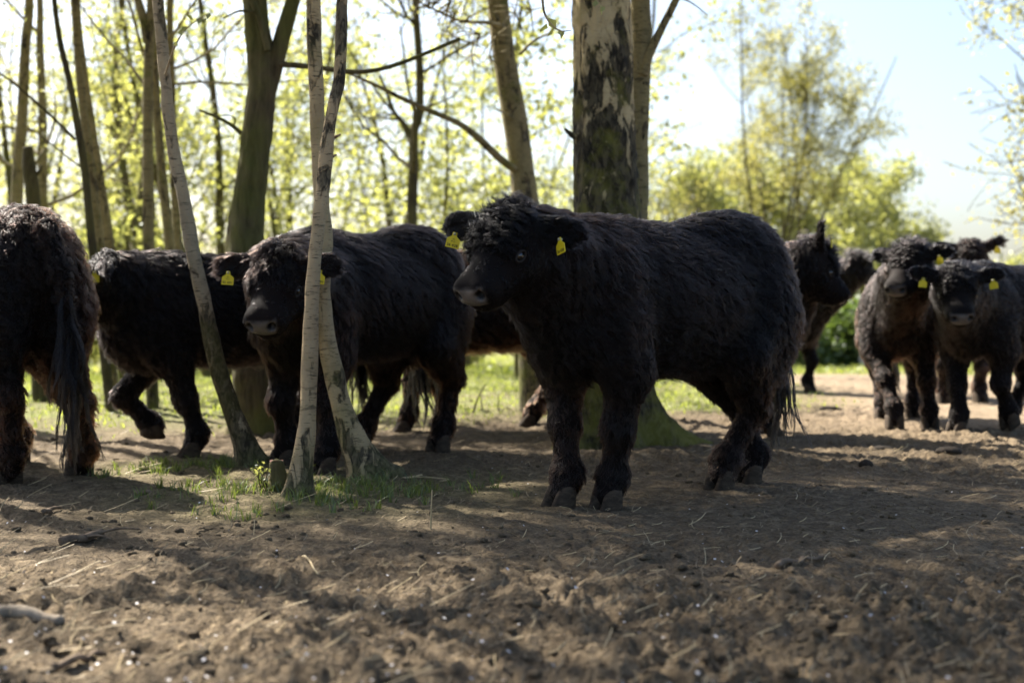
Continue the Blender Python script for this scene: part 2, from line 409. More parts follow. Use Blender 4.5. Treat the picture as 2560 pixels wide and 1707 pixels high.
q = unit(np.stack([r.normal(0, 0.5, n), r.normal(0, 0.5, n), np.ones(n)], -1)); t1 = unit(np.cross(q, np.array([0.3, 1, 0.1]))); t2 = np.cross(q, t1)
C = np.stack([x, y, height(x, y) + 0.008], -1)
V = np.stack([C + (t1 * math.cos(a) + t2 * math.sin(a) * 0.75 + q * 0.25 * (k % 2)) * s[:, None] for k, a in enumerate(np.linspace(0, 2 * math.pi, 7)[:-1])], 1).reshape(-1, 3)
F = np.concatenate([np.arange(n)[:, None] * 6 + np.array([[0, 1, 2, 3]]), np.arange(n)[:, None] * 6 + np.array([[0, 3, 4, 5]])])
add('white_petals', mesh_np('white_petals', V, F, M_PETAL), kind='stuff', label='tiny white petals fallen on the bare earth', cat='petals')

# ------------------------------------------------------------------ trees
class Tubes:
    def __init__(s): s.V = []; s.F = []; s.n = 0; s.up = []
    def tube(s, P, R, sides=8, rough=0.0, seed=0, cap=True, plate=0.0, freq=7.0, flare=None, base_z=0.0):
        P = np.asarray(P, float); R = np.asarray(R, float); m = len(P)
        T = unit(np.gradient(P, axis=0))
        ref = np.array([0.9, 0.1, 0.05]) if abs(T[0] @ np.array([0.9, 0.1, 0.05])) < 0.85 else np.array([0.1, 0.9, 0.1])
        N = unit(ref - (T @ ref)[:, None] * T); B = np.cross(T, N)
        a = np.linspace(0, 2 * math.pi, sides, endpoint=False)
        rr = R[:, None] * np.ones((1, sides))
        if flare is not None: rr = rr * flare(P[:, 2:3] - base_z, a[None])
        D = N[:, None] * np.cos(a)[None, :, None] + B[:, None] * np.sin(a)[None, :, None]
        X = P[:, None] + D * rr[..., None]
        if rough:
            nz = fbm(X.reshape(-1, 3) * np.array([freq, freq, freq * 0.6]), 3, seed).reshape(m, sides)
            rr = rr * (1 + rough * nz)
        if plate:
            pz = fbm(X.reshape(-1, 3) * np.array([26, 26, 9.0]), 4, seed + 5).reshape(m, sides)
            rr = rr + plate * np.clip(pz * 2.2, -1, 1)
        X = P[:, None] + D * rr[..., None]
        V = X.reshape(-1, 3)
        i = np.arange(m - 1)[:, None] * sides; j = np.arange(sides)[None]; j2 = (j + 1) % sides
        F = np.stack([i + j, i + j2, i + sides + j2, i + sides + j], -1).reshape(-1, 4)
        if cap:
            V = np.concatenate([V, P[-1:] + T[-1:] * R[-1] * 0.5])
            k = (m - 1) * sides; c = m * sides
            F = np.concatenate([F, np.array([[k + q, k + (q + 1) % sides, c, c] for q in range(sides)])])
        s.V.append(V); s.F.append(F + s.n); s.n += len(V); s.up.append(V[:, 2] - base_z)
    def mesh(s, name, mat, origin):
        V = np.concatenate(s.V) - np.asarray(origin); F = np.concatenate(s.F)
        tri = F[:, 2] == F[:, 3]
        return mesh_np(name, V, [F[~tri], F[tri][:, :3]], mat, attrs={'up': np.concatenate(s.up)})
def smooth_path(P, n):
    """Catmull-Rom through the given points"""
    P = np.asarray(P, float); m = len(P)
    t = np.linspace(0, m - 1, n); k = np.clip(t.astype(int), 0, m - 2); u = (t - k)[:, None]
    E = np.concatenate([[2 * P[0] - P[1]], P, [2 * P[-1] - P[-2]]])
    a, b, c, d = E[k], E[k + 1], E[k + 2], E[k + 3]
    return 0.5 * (2 * b + (c - a) * u + (2 * a - 5 * b + 4 * c - d) * u ** 2 + (3 * b - a - 3 * c + d) * u ** 3)
def leaf_mesh(name, C, size, mat, origin, r, droop=0.35, narrow=0.62):
    C = np.asarray(C, float); n = len(C)
    s = size * r.uniform(0.55, 1.25, n)
    d = unit(r.normal(0, 1, (n, 3)) + np.array([0, 0, -droop])); q = unit(np.cross(d, r.normal(0, 1, (n, 3)))); nn = np.cross(d, q)
    a = C; tip = C + d * s[:, None]; mid = C + d * (s * 0.45)[:, None] + nn * (s * 0.10)[:, None]
    l = mid + q * (s * narrow * 0.5)[:, None]; rr = mid - q * (s * narrow * 0.5)[:, None]
    V = np.stack([a, l, tip, rr], 1).reshape(-1, 3) - np.asarray(origin)
    k = np.arange(n)[:, None] * 4
    F = np.concatenate([k + np.array([[0, 1, 2]]), k + np.array([[0, 2, 3]])])
    return mesh_np(name, V, F, mat, smooth=False, attrs={'tone': np.repeat(r.random(n), 4)})
def branch(tb, leaves, p, d, L, R, level, r, leafy=1.0, up=0.25, sides=6, spread=0.9, min_r=0.0025, step=None, leaf_r=0.06, clear=None):
    """a wandering limb with side shoots; leaf points gather on the last shoots"""
    m = 7 if level > 0 else 5
    P = [np.asarray(p, float)]; d = unit(d)
    for k in range(m - 1):
        d = unit(d + r.normal(0, 0.16, 3) + np.array([0, 0, up * 0.25]))
        P.append(P[-1] + d * L / (m - 1))
    P = np.array(P)
    if clear is not None and any(clear(q) for q in P[1:]): return
    Rs = np.linspace(R, max(min_r, R * 0.3), m)
    tb.tube(P, Rs, sides, cap=False)
    if level == 0:
        n = max(1, int(leafy * r.integers(6, 12)))
        t = r.random(n); q = P[np.minimum((t * (m - 1)).astype(int), m - 2)]
        leaves.append(q + r.normal(0, leaf_r, (n, 3)) * np.array([1, 1, 0.8]))
        return
    nb = r.integers(3, 6) if level > 1 else r.integers(4, 7)
    for k in range(nb):
        t = r.uniform(0.25, 1.0); i = min(int(t * (m - 1)), m - 2)
        q = P[i] + (P[i + 1] - P[i]) * (t * (m - 1) - i)
        ax = unit(P[i + 1] - P[i]); s = unit(np.cross(ax, r.normal(0, 1, 3)))
        branch(tb, leaves, q, unit(ax * 0.7 + s * spread), L * r.uniform(0.38, 0.62), Rs[i] * 0.5, level - 1, r, leafy, up, max(4, sides - 1), spread, min_r, leaf_r=leaf_r, clear=clear)

M_BIRCH = mat_birch('birch_bark', rough_from=0.05, rough_to=0.60, amount=0.47, upper=(1.5, 2.2, 0.14))
M_BIRCH_DARK = mat_birch('knobbly_birch_bark', white=(0.40, 0.32, 0.20), moss=(0.09, 0.09, 0.02), rough_from=0.62, rough_to=1.0, amount=0.52, mossiness=0.35)
M_BIRCH_P = mat_birch('brown_topped_birch_bark', white=(0.44, 0.325, 0.18), rough_from=0.05, rough_to=0.55, amount=0.46, upper=(1.0, 1.7, 0.19))
M_BIRCH_OLD = mat_birch('old_birch_bark', white=(0.50, 0.395, 0.21), dark=(0.026, 0.021, 0.012), moss=(0.17, 0.16, 0.022), rough_from=0.9, rough_to=2.4, amount=0.60, lent=0.35, mossiness=0.5, pscale=9, plate_hi=(0.085, 0.07, 0.04))
M_BIRCH_FAR = mat_birch('far_birch_bark', white=(0.22, 0.185, 0.082), dark=(0.032, 0.026, 0.013), moss=(0.10, 0.105, 0.018), rough_from=0.0, rough_to=1.2, amount=0.55, mossiness=0.8)
M_BARK = mat_bark('mossy_bark', (0.10, 0.078, 0.042), (0.115, 0.12, 0.026), 0.75)
M_BARK_DARK = mat_bark('dark_bark', (0.06, 0.048, 0.032), mossiness=0.35)
M_LEAF = mat_leaf('spring_leaf', (0.315, 0.345, 0.155), 0.62)
M_LEAF_Y = mat_leaf('yellow_spring_leaf', (0.355, 0.37, 0.185), 0.62)
M_LEAF_G = mat_leaf('deep_green_leaf', (0.10, 0.16, 0.04), 0.5)
M_NEEDLE = mat_leaf('pine_needle', (0.085, 0.095, 0.04), 0.25)

def in_view(p, m=0.02):
    """is this point inside the photographed field (used only to keep off-frame crowns from drooping into it)"""
    if p[1] < 0.3: return False
    u = p[0] / p[1]; v = (p[2] - CAMH) / p[1]
    return abs(u) < 0.36 + m and v < 790 / FPX + m and v > -0.3
def make_tree(name, label, base, path, radii, mat, top, crown_from, leaf_mat, seed, group=None, sides=18, rings=70, limbs=(), n_br=14, br_len=1.4, leafy=1.0, leaf=0.05,
              rough=0.10, plate=0.0, flare=None, levels=2, keep_out=True, extra=None, up=0.25, cat='tree', crown_mat2=None):
    """trunk through the points of path (x,y,z) carried on to the height top; limbs are explicit (points, r0, r1)"""
    r = np.random.default_rng(seed)
    path = [np.asarray(p, float) for p in path]
    if top > path[-1][2] + 0.1:
        d = unit(path[-1] - path[-2]); d = unit(d * np.array([0.6, 0.6, 1]) + np.array([0, 0, 0.6])); z = path[-1][2]; p = path[-1]; rlast = radii[-1]
        k = max(2, int((top - z) / 0.8))
        for i in range(k):
            d = unit(d + r.normal(0, 0.06, 3) + np.array([0, 0, 0.05])); p = p + d * (top - z) / k
            path.append(p); radii = list(radii) + [rlast * (1 - 0.85 * (i + 1) / k)]
    P = smooth_path(path, rings); R = np.interp(np.linspace(0, len(radii) - 1, rings), np.arange(len(radii)), radii)
    root = add(name, None, label=label, cat=cat, group=group, loc=tuple(base))
    root.empty_display_size = 0.3
    tb = Tubes(); leaves = []
    tb.tube(P, R, sides, rough, seed, plate=plate, flare=flare, base_z=base[2], freq=min(9, 0.5 / max(radii[0], 0.02) + 3))
    for (pts, r0, r1) in limbs:
        Q = smooth_path(pts, 6 + 5 * len(pts)); tb.tube(Q, np.linspace(r0, r1, len(Q)), 8, 0.12, seed + 3, base_z=base[2])
    clear = (lambda q: in_view(q)) if keep_out else None
    zmax = P[-1][2]
    for k in range(n_br):
        t = r.uniform(0, 1) ** 0.8; z = crown_from + (zmax - crown_from) * t
        i = int(np.argmin(np.abs(P[:, 2] - z)))
        a = r.uniform(0, 2 * math.pi); el = r.uniform(0.15, 0.9)
        d = np.array([math.cos(a) * math.cos(el), math.sin(a) * math.cos(el), math.sin(el)])
        branch(tb, leaves, P[i], d, br_len * (1.15 - 0.6 * t) * r.uniform(0.7, 1.2), max(0.004, R[i] * 0.45), levels, r, leafy, up, 6, clear=clear)
    if extra: extra(tb, leaves, r)
    add('trunk', tb.mesh('trunk', mat, base), parent=root)
    if leaves:
        C = np.concatenate(leaves)
        if clear is not None:
            C = C[[not in_view(c, 0.005) for c in C]]
        if len(C): add('crown', leaf_mesh('crown', C, leaf, leaf_mat, base, r), parent=root)
    return root
def px_path(pts, d0, d1=None):
    """trunk line read off the photo, standing at distance d0 (foot) to d1 (top of the line)"""
    d1 = d0 if d1 is None else d1; n = len(pts)
    return [at(x, y, d0 + (d1 - d0) * i / (n - 1)) for i, (x, y) in enumerate(pts)]
def foot(pts, d):
    """start a trunk path on the ground under its first point"""
    p = pts[0]; z = gz(p[0], p[1]); return np.array([p[0], p[1], z - 0.04])

def flare_basic(amt, hgt, n=5, ph=0.0, bias=None, lobe=0.35):
    def f(z, a):
        lobes = 1 + lobe * np.cos(n * a + ph)
        b = 1.0 if bias is None else (1 + bias[1] * np.clip(np.cos(a - bias[0]), 0, 1) ** 2)
        return 1 + amt * lobes * b * np.exp(-np.maximum(z, 0) / hgt)
    return f

def _kn(px, py, d, side):
    """a knot or cut twig on a thin stem"""
    q = at(px, py, d); return [q, q + np.array([0.018 * side, -0.020, 0.004]), q + np.array([0.030 * side, -0.036 + 0.02 * abs(side), 0.010])]
# two crossing thin birches in front
def twig_extra(spec, leaf_at):
    def f(tb, leaves, r):
        for pts, r0, r1 in spec:
            Q = smooth_path(pts, 5 * len(pts)); tb.tube(Q, np.linspace(r0, r1, len(Q)), 5, cap=False)
        for c in leaf_at: leaves.append(np.array([c]))
    return f
G_THIN = 'slender birches in front of the herd'
p = px_path([(742, 1245), (752, 1170), (765, 1080), (772, 960), (777, 850), (781, 750), (787, 650), (796, 560), (807, 480), (815, 400), (823, 330), (834, 270), (848, 205), (854, 110), (857, 0), (860, -120)], 5.95, 6.15)
p[0][2] = gz(p[0][0], p[0][1]) - 0.04
make_tree('birch_tree', 'slender birch with brown upper stem leaning right, foot beside the small stump', (p[0][0], p[0][1], gz(p[0][0], p[0][1])), p,
          [0.056, 0.046, 0.039, 0.034, 0.032, 0.031, 0.030, 0.029, 0.028, 0.028, 0.027, 0.026, 0.026, 0.025, 0.024, 0.022], M_BIRCH_P, 6.2, 2.6, M_LEAF, 21, G_THIN, 24, 170, n_br=24, br_len=2.1, leafy=1.1, leaf=0.08, rough=0.16, plate=0.0025,
          limbs=[(_kn(826, 395, 6.10, 1.0), 0.008, 0.004), (_kn(836, 345, 6.12, 1.0), 0.008, 0.004)],
          flare=flare_basic(0.35, 0.06, 5))
p = px_path([(925, 1205), (893, 1130), (862, 1045), (840, 960), (823, 880), (810, 790), (806, 720), (812, 640), (813, 580), (806, 510), (798, 400), (793, 270), (788, 150), (786, 0), (785, -120)], 6.6, 6.45)
p[0][2] = gz(p[0][0], p[0][1]) - 0.04
def _dangle(tb, leaves, r):
    for pts in ([at(786, -150, 6.4), at(900, -330, 6.2), at(1150, -260, 6.1), at(1330, -60, 6.0), at(1362, 40, 6.0), at(1395, 78, 6.0), at(1428, 80, 6.0)],
                [at(1250, -170, 6.05), at(1400, -110, 6.0), at(1500, -30, 6.0), at(1502, 5, 6.0)]):
        Q = smooth_path(pts, 40); tb.tube(Q, np.linspace(0.012, 0.0012, 40), 5, cap=False)
birch_q = make_tree('birch_tree', 'slender pale birch curving upright from a wide mossy foot, crossing behind its neighbour', (p[0][0], p[0][1], gz(p[0][0], p[0][1])), p,
          [0.072, 0.060, 0.051, 0.045, 0.041, 0.038, 0.036, 0.034, 0.034, 0.034, 0.034, 0.034, 0.033, 0.032, 0.030], M_BIRCH, 6.8, 2.7, M_LEAF, 22, G_THIN, 24, 170, n_br=24, br_len=2.2, leafy=1.1, leaf=0.08, rough=0.15, plate=0.003,
          flare=flare_basic(0.55, 0.09, 4, 0.5, (0.0, 1.2)), extra=_dangle)
tw = np.concatenate([[at(1370, 48, 6.0), at(1366, 62, 6.0), at(1384, 72, 6.0), at(1410, 80, 6.0), at(1398, 76, 6.0)], [at(1500, 15, 6.0), at(1488, 3, 6.0), at(1512, 20, 6.0), at(1320, -70, 6.0)]])
_rr = np.random.default_rng(5)
add('hanging_leaves', leaf_mesh('hanging_leaves', tw, 0.055, M_LEAF, birch_q.location, _rr, 1.2, 0.7), parent=birch_q)
p = px_path([(628, 1160), (605, 1095), (580, 1030), (555, 955), (535, 880), (520, 805), (508, 740), (497, 690), (482, 620), (468, 540), (453, 460), (438, 395), (427, 320), (418, 220), (408, 110), (398, 0), (390, -120)], 7.25, 7.0)
p[0][2] = gz(p[0][0], p[0][1]) - 0.04
def _dangle2(tb, leaves, r):
    Q = smooth_path([at(415, 190, 6.95), at(440, 120, 6.8), at(470, 75, 6.7), at(525, 35, 6.65)], 24); tb.tube(Q, np.linspace(0.006, 0.0012, 24), 5, cap=False)
birch_r = make_tree('birch_tree', 'thin pale birch leaning left with dark knobbly lower half, between the two left cows', (p[0][0], p[0][1], gz(p[0][0], p[0][1])), p,
          [0.064, 0.054, 0.047, 0.044, 0.042, 0.040, 0.038, 0.036, 0.034, 0.033, 0.032, 0.031, 0.030, 0.029, 0.028, 0.027, 0.026], M_BIRCH_DARK, 5.6, 2.9, M_LEAF, 23, G_THIN, 24, 170, n_br=26, br_len=2.1, leafy=1.2, leaf=0.065, rough=0.14, plate=0.003,
          flare=flare_basic(0.35, 0.08, 4, 1.0, (0.0, 0.8)), extra=_dangle2)
add('hanging_leaves', leaf_mesh('hanging_leaves', np.array([at(x, y, 6.68) for x, y in ((448, 112), (462, 84), (470, 70), (487, 55), (505, 45), (528, 36), (520, 48), (474, 88))]), 0.036, M_LEAF, birch_r.location, _rr, 1.0, 0.8), parent=birch_r)

# mossy crooked tree behind the walking cow
p = px_path([(648, 1090), (642, 1000), (632, 900), (622, 780), (612, 640), (620, 520), (636, 400), (650, 280), (657, 190), (648, 100), (640, 0), (636, -150)], 9.1)
p[0][2] = gz(p[0][0], p[0][1]) - 0.05
def _L(pts, d, d2=None): return px_path(pts, d, d2)
make_tree('mossy_tree', 'thick leaning tree with green mossy bark and a fork, behind the walking cow', (p[0][0], p[0][1], gz(p[0][0], p[0][1])), p,
          [0.165, 0.14, 0.13, 0.125, 0.12, 0.105, 0.098, 0.092, 0.092, 0.082, 0.076, 0.07], M_BARK, 7.5, 3.2, M_LEAF, 31, None, 36, 200,
          limbs=[(_L([(668, 235), (690, 160), (712, 80), (738, -10), (760, -140)], 9.1), 0.062, 0.04),
                 (_L([(683, 163), (740, 166), (800, 172), (870, 182), (940, 178), (1010, 158), (1080, 130), (1150, 100)], 9.1, 8.6), 0.020, 0.010),
                 (_L([(605, 335), (585, 318), (555, 300), (520, 285), (500, 277)], 9.1), 0.016, 0.006),
                 (_L([(585, 318), (590, 300), (575, 290), (545, 292)], 9.1), 0.006, 0.003),
                 (_L([(672, 130), (655, 60), (640, 20), (625, -10), (618, -60)], 8.97), 0.022, 0.02),
                 (_L([(640, 34), (600, 32), (560, 50)], 8.95), 0.010, 0.004)],
          n_br=46, br_len=3.2, leafy=1.6, leaf=0.11, rough=0.12, plate=0.008, flare=flare_basic(0.35, 0.16, 5, 0.3))

# stout old birch behind the main cow, with a companion stem
p = px_path([(1525, 1110), (1523, 960), (1520, 800), (1518, 640), (1518, 540), (1514, 440), (1510, 330), (1508, 220), (1505, 110), (1500, 0), (1497, -160)], 8.33)
p[0][2] = gz(p[0][0], p[0][1]) - 0.05
make_tree('old_birch_tree', 'stout old birch with cracked black and cream bark and a mossy root foot', (p[0][0], p[0][1], gz(p[0][0], p[0][1])), p,
          [0.25, 0.23, 0.215, 0.205, 0.20, 0.186, 0.178, 0.172, 0.168, 0.164, 0.16], M_BIRCH_OLD, 10.5, 3.4, M_LEAF, 41, None, 84, 330,
          limbs=[(_L([(1440, 345), (1425, 336), (1412, 324)], 8.25), 0.022, 0.008)],
          n_br=26, br_len=2.6, rough=0.05, plate=0.011, flare=flare_basic(0.34, 0.14, 5, 0.9, (0.0, 1.5), 0.9))
p = px_path([(1560, 1090), (1575, 800), (1590, 500), (1592, 330), (1598, 220), (1602, 110), (1600, 0), (1598, -150)], 8.8)
p[0][2] = gz(p[0][0], p[0][1]) - 0.05
def _sprig(tb, leaves, r):
    for c in (at(1700, 10, 8.6), at(1735, 25, 8.6), at(1765, 40, 8.6), at(1720, -10, 8.6), at(1760, 0, 8.6)):
        leaves.append(c + r.normal(0, 0.06, (14, 3)))
make_tree('birch_tree', 'slimmer birch stem close behind the stout old birch, with a broken side stub', (p[0][0], p[0][1], gz(p[0][0], p[0][1])), p,
          [0.11, 0.09, 0.075, 0.068, 0.062, 0.06, 0.06, 0.058], M_BIRCH_FAR, 8.5, 3.2, M_LEAF, 42, None, 24, 130,
          limbs=[(_L([(1592, 345), (1600, 305), (1608, 285), (1616, 281)], 8.78), 0.032, 0.012), (_L([(1606, 190), (1622, 140), (1650, 80), (1690, 0), (1720, -70)], 8.75), 0.030, 0.018),
                 (_L([(1690, 0), (1715, 5), (1740, 20), (1768, 42)], 8.6), 0.006, 0.002)], n_br=12, br_len=1.6, extra=_sprig)

# birch between the cows, leaning
p = px_path([(1345, 1000), (1338, 800), (1330, 640), (1316, 520), (1300, 400), (1285, 290), (1270, 200), (1255, 100), (1245, 0), (1238, -120)], 11.2)
p[0][2] = gz(p[0][0], p[0][1]) - 0.05
def _pine(tb, leaves, r):
    cs = []
    for (x, y) in ((1060, 15), (1100, 40), (1140, 60), (1180, 50), (1210, 80), (1225, 25), (1160, 110), (1195, 125), (1215, 150), (1130, 20), (1290, 35), (1310, 15), (1080, -10), (1175, 0), (1240, 100)):
        c = at(x + r.normal(0, 12), y + r.normal(0, 8), 10.6 + r.normal(0, 0.25)); cs.append(c)
        for k in range(7):
            d = unit(r.normal(0, 1, 3)); Q = np.array([c, c + d * 0.10, c + d * 0.19 + np.array([0, 0, -0.02])]); tb.tube(Q, [0.006, 0.004, 0.002], 4, cap=False)
            leaves.append(c + d * r.uniform(0.02, 0.22, (16, 1)) + r.normal(0, 0.018, (16, 3)))
    tb.tube(smooth_path([at(1258, 70, 11.1), at(1215, 60, 10.8), at(1150, 55, 10.6), at(1060, 15, 10.5)], 16), np.linspace(0.02, 0.006, 16), 6)
make_tree('birch_tree', 'leaning birch with blotched bark and dark needle sprays, behind the central cow\'s head', (p[0][0], p[0][1], gz(p[0][0], p[0][1])), p,
          [0.15, 0.13, 0.115, 0.105, 0.098, 0.095, 0.09, 0.085, 0.08, 0.075], M_BIRCH_FAR, 8.5, 3.6, M_NEEDLE, 51, None, 30, 140,
          limbs=[(_L([(1288, 425), (1250, 398), (1200, 350), (1150, 312), (1090, 285), (1010, 250), (940, 215), (870, 185)], 11.1, 10.6), 0.034, 0.010),
                 (_L([(1283, 300), (1262, 285), (1240, 275)], 11.1), 0.014, 0.005), (_L([(1300, 138), (1335, 105), (1375, 85), (1400, 60)], 11.2), 0.014, 0.004)], n_br=10, br_len=1.8, extra=_pine, leaf=0.075)

# thin trees at the left edge and in the middle distance
def thin(name, label, pts, d, r0, r1, mat, seed, top, crown_from, group, **kw):
    p = px_path(pts, d); b = np.array([p[0][0], p[0][1], gz(p[0][0], p[0][1])])
    x0 = at(pts[0][0] + (pts[0][0] - pts[1][0]) * 0.5, pts[0][1], d)
    f0 = np.array([x0[0], d, gz(x0[0], d) - 0.04])
    path = [f0] + p
    n = len(path)
    return make_tree(name, label, (f0[0], f0[1], f0[2] + 0.04), path, list(np.linspace(r0 * 0.85, r1 * 0.72, n)), mat, top, crown_from, M_LEAF_Y if seed % 2 else M_LEAF, seed, group, 14, 90, keep_out=False, **kw)
G_L = 'thin trees in the grove behind the left cows'
tk = dict(n_br=16, br_len=1.5, leafy=1.0, leaf=0.05)
thin('birch_tree', 'mossy birch trunk nearest the left picture edge, leaning slightly right', [(38, 760), (45, 480), (58, 300), (68, 120), (78, 0)], 14.0, 0.085, 0.06, M_BIRCH_FAR, 61, 8.5, 1.9, G_L, **tk)
thin('birch_tree', 'pale slim birch just right of the snapped snag', [(108, 760), (108, 500), (110, 300), (104, 120), (104, 0)], 15.5, 0.075, 0.05, M_BIRCH_FAR, 62, 8.0, 1.9, G_L, **tk)
p = px_path([(92, 760), (84, 500), (76, 430), (72, 370)], 12.5)
b0 = np.array([p[0][0] + 0.05, 12.5, gz(p[0][0], 12.5)])
make_tree('snapped_snag', 'short snapped off dead trunk among the left trees', tuple(b0), [b0 - np.array([0, 0, 0.04])] + p, [0.085, 0.075, 0.06, 0.055, 0.042], M_BARK_DARK, 0, 9, M_LEAF, 63, None, 16, 60, n_br=0, rough=0.2,
          limbs=[(_L([(88, 440), (100, 430), (106, 415)], 12.5), 0.02, 0.012)])
thin('young_tree', 'very thin dark stem curving left, leftmost of the dark cluster', [(262, 900), (230, 600), (214, 430), (197, 320), (178, 210), (155, 110), (140, 0)], 11.0, 0.045, 0.028, M_BARK_DARK, 64, 6.5, 2.7, G_L,
     limbs=[(_L([(190, 350), (150, 310), (90, 255), (30, 205), (-20, 170)], 11.0, 10.6), 0.013, 0.007), (_L([(205, 420), (160, 385), (110, 345), (60, 310)], 11.0), 0.008, 0.003)], **tk)
thin('birch_tree', 'thin grey birch in the middle of the dark cluster', [(282, 950), (250, 620), (228, 420), (213, 290), (200, 160), (190, 0)], 11.4, 0.052, 0.042, M_BIRCH_FAR, 65, 7.5, 2.8, G_L, **tk)
thin('birch_tree', 'thin mossy birch with hanging leaves, rightmost of the dark cluster', [(320, 1010), (278, 640), (258, 500), (243, 400), (228, 300), (210, 170), (196, 30)], 11.8, 0.062, 0.045, M_BIRCH_FAR, 66, 7.5, 2.8, G_L, **tk)
thin('birch_tree', 'straight banded birch standing alone behind the walking cow', [(380, 1000), (373, 620), (372, 420), (372, 250), (376, 120), (382, 0)], 11.2, 0.062, 0.046, M_BIRCH_FAR, 67, 8.0, 2.9, G_L,
     limbs=[(_L([(372, 110), (362, 50), (350, 10), (335, -40)], 11.2), 0.035, 0.03)], **tk)
thin('birch_tree', 'birch half hidden behind the thin leaning pale birch', [(455, 1000), (425, 620), (408, 450), (396, 300), (388, 150), (385, 0)], 12.4, 0.058, 0.045, M_BIRCH_FAR, 68, 8.0, 2.6, G_L, **tk)
thin('birch_tree', 'banded birch just right of the thin leaning pale birch', [(470, 980), (447, 620), (437, 450), (433, 300), (430, 150), (428, 0)], 12.9, 0.052, 0.042, M_BIRCH_FAR, 69, 8.0, 2.6, G_L, **tk)
thin('young_tree', 'thin forked dark tree standing between the mossy tree and the leaning birch', [(1028, 820), (1030, 540), (1034, 420), (1036, 330), (1048, 290), (1050, 180), (1042, 60), (1038, 0)], 15.5, 0.075, 0.05, M_BARK_DARK, 71, 8.0, 1.8, None,
     limbs=[(_L([(1034, 350), (1010, 310), (985, 280), (965, 225), (950, 190)], 15.5), 0.03, 0.012), (_L([(1045, 300), (1070, 270), (1120, 250), (1160, 215)], 15.5), 0.016, 0.006),
            (_L([(1046, 60), (1000, 40), (960, 10), (940, -20)], 15.4), 0.018, 0.008)], **tk)

# trees out of frame to the left whose crowns dapple the ground
for k, (x, y, h, seed) in enumerate(((-4.4, 5.6, 7.5, 81), (-6.0, 8.2, 9.0, 82), (-3.3, 6.9, 6.5, 84), (-3.95, 10.2, 10.0, 85), (-5.3, 11.5, 9.0, 86))):
    z = gz(x, y)
    make_tree('birch_tree', ['birch off the left edge beside the rump cow', 'tall birch farther left of the rump cow', 'slim birch just outside the left edge', 'birch outside the left edge level with the mossy tree', 'birch outside the left edge beyond the mossy tree'][k], (x, y, z),
              [(x, y, z - 0.04), (x + 0.05, y, z + 1.2), (x + 0.02, y + 0.05, z + 2.4)], [0.12, 0.09, 0.08], M_BIRCH_FAR, h, 2.6, M_LEAF, seed, 'birches outside the left picture edge', 12, 50, n_br=26 if y > 9 else 15, br_len=2.5 if y > 9 else 2.2, leafy=1.3 if y > 9 else 0.8, leaf=0.09 if y > 9 else 0.07, keep_out=True)

# far woodland that reads as one mass
def wood(name, label, spots, mat_l, leaf, seed, stem_mat, leafy=1.0, br=1.6, kind='stuff', cat='woodland', levels=2, n_br=15, low=0.16):
    r = np.random.default_rng(seed); tb = Tubes(); leaves = []
    for (x, y, h) in spots:
        z = float(land(np.array([x]), np.array([y]))[0]) - 0.05
        p = [np.array([x, y, z])]; d = np.array([r.normal(0, 0.12), r.normal(0, 0.12), 1.0])
        for k in range(5): d = unit(d + r.normal(0, 0.10, 3) + np.array([0, 0, 0.1])); p.append(p[-1] + d * h / 5)
        P = smooth_path(p, 14); R = np.linspace(0.012 * h * r.uniform(0.6, 1.2), 0.01, 14); tb.tube(P, R, 7)
        for k in range(n_br):
            t = r.uniform(low, 1); i = min(12, int(t * 13)); a = r.uniform(0, 6.283); el = r.uniform(0.0, 0.9)
            branch(tb, leaves, P[i], np.array([math.cos(a) * math.cos(el), math.sin(a) * math.cos(el), math.sin(el)]), br * h / 7 * (1.2 - 0.7 * t) * r.uniform(0.7, 1.2), R[i] * 0.33, levels - 1, r, leafy, 0.2, 5, min_r=0.004, leaf_r=0.20)
    root = add(name, None, label=label, cat=cat, kind=kind)
    add('trunk', tb.mesh('trunk', stem_mat, (0, 0, 0)), parent=root, kind='stuff')
    add('crown', leaf_mesh('crown', np.concatenate(leaves), leaf, mat_l, (0, 0, 0), r), parent=root, kind='stuff')
    return root
r = np.random.default_rng(101)
sp = [(r.uniform(-6.2, 0.3), 0, 0) for _ in range(46)]
spots = []
for k in range(28):
    d = r.uniform(18, 40); u = r.uniform(-0.27, 0.035); spots.append((u * d, d, r.uniform(4.5, 9.5) * (0.75 + 0.01 * d)))
wood('woodland', 'pale green spring woodland behind the left half of the herd', spots, M_LEAF, 0.115, 111, M_BARK, leafy=2.0, br=1.9, n_br=15, low=0.2)
spots = []
for k in range(16):
    d = r.uniform(18, 34); u = r.uniform(-0.40, -0.20); spots.append((u * d, d, r.uniform(4, 8)))
wood('thin_woodland', 'sparse yellow green saplings with sky between, behind the left thin birches', spots, M_LEAF_Y, 0.095, 112, M_BARK, leafy=1.2, br=1.6, n_br=13)
spots = [(u * d, d, h) for u, d, h in ((-0.30, 26, 2.5), (-0.2, 30, 2.2), (-0.1, 33, 2.6), (-0.02, 36, 2.4), (0.05, 39, 2.6), (0.09, 42, 3.6), (0.12, 44, 4.2), (0.145, 46, 4.8), (0.17, 45, 4.6), (0.19, 47, 4.9), (0.205, 44, 4.3), (0.225, 46, 4.5), (0.245, 45, 3.8), (0.265, 46, 3.4), (0.285, 46, 2.8), (0.31, 47, 2.2), (0.34, 48, 2.2), (0.37, 48, 2.4), (0.16, 42, 2.6), (0.20, 41, 2.4), (0.24, 41, 2.5), (0.13, 41, 2.4))]
wood('hedgerow', 'rounded pale green bushes along the far field edge', [(a, b, c * (1.3 if b > 41.5 else 1)) for a, b, c in spots], M_LEAF, 0.17, 113, M_BARK_DARK, leafy=4.5, br=3.2, n_br=30, low=0.05, cat='hedge')
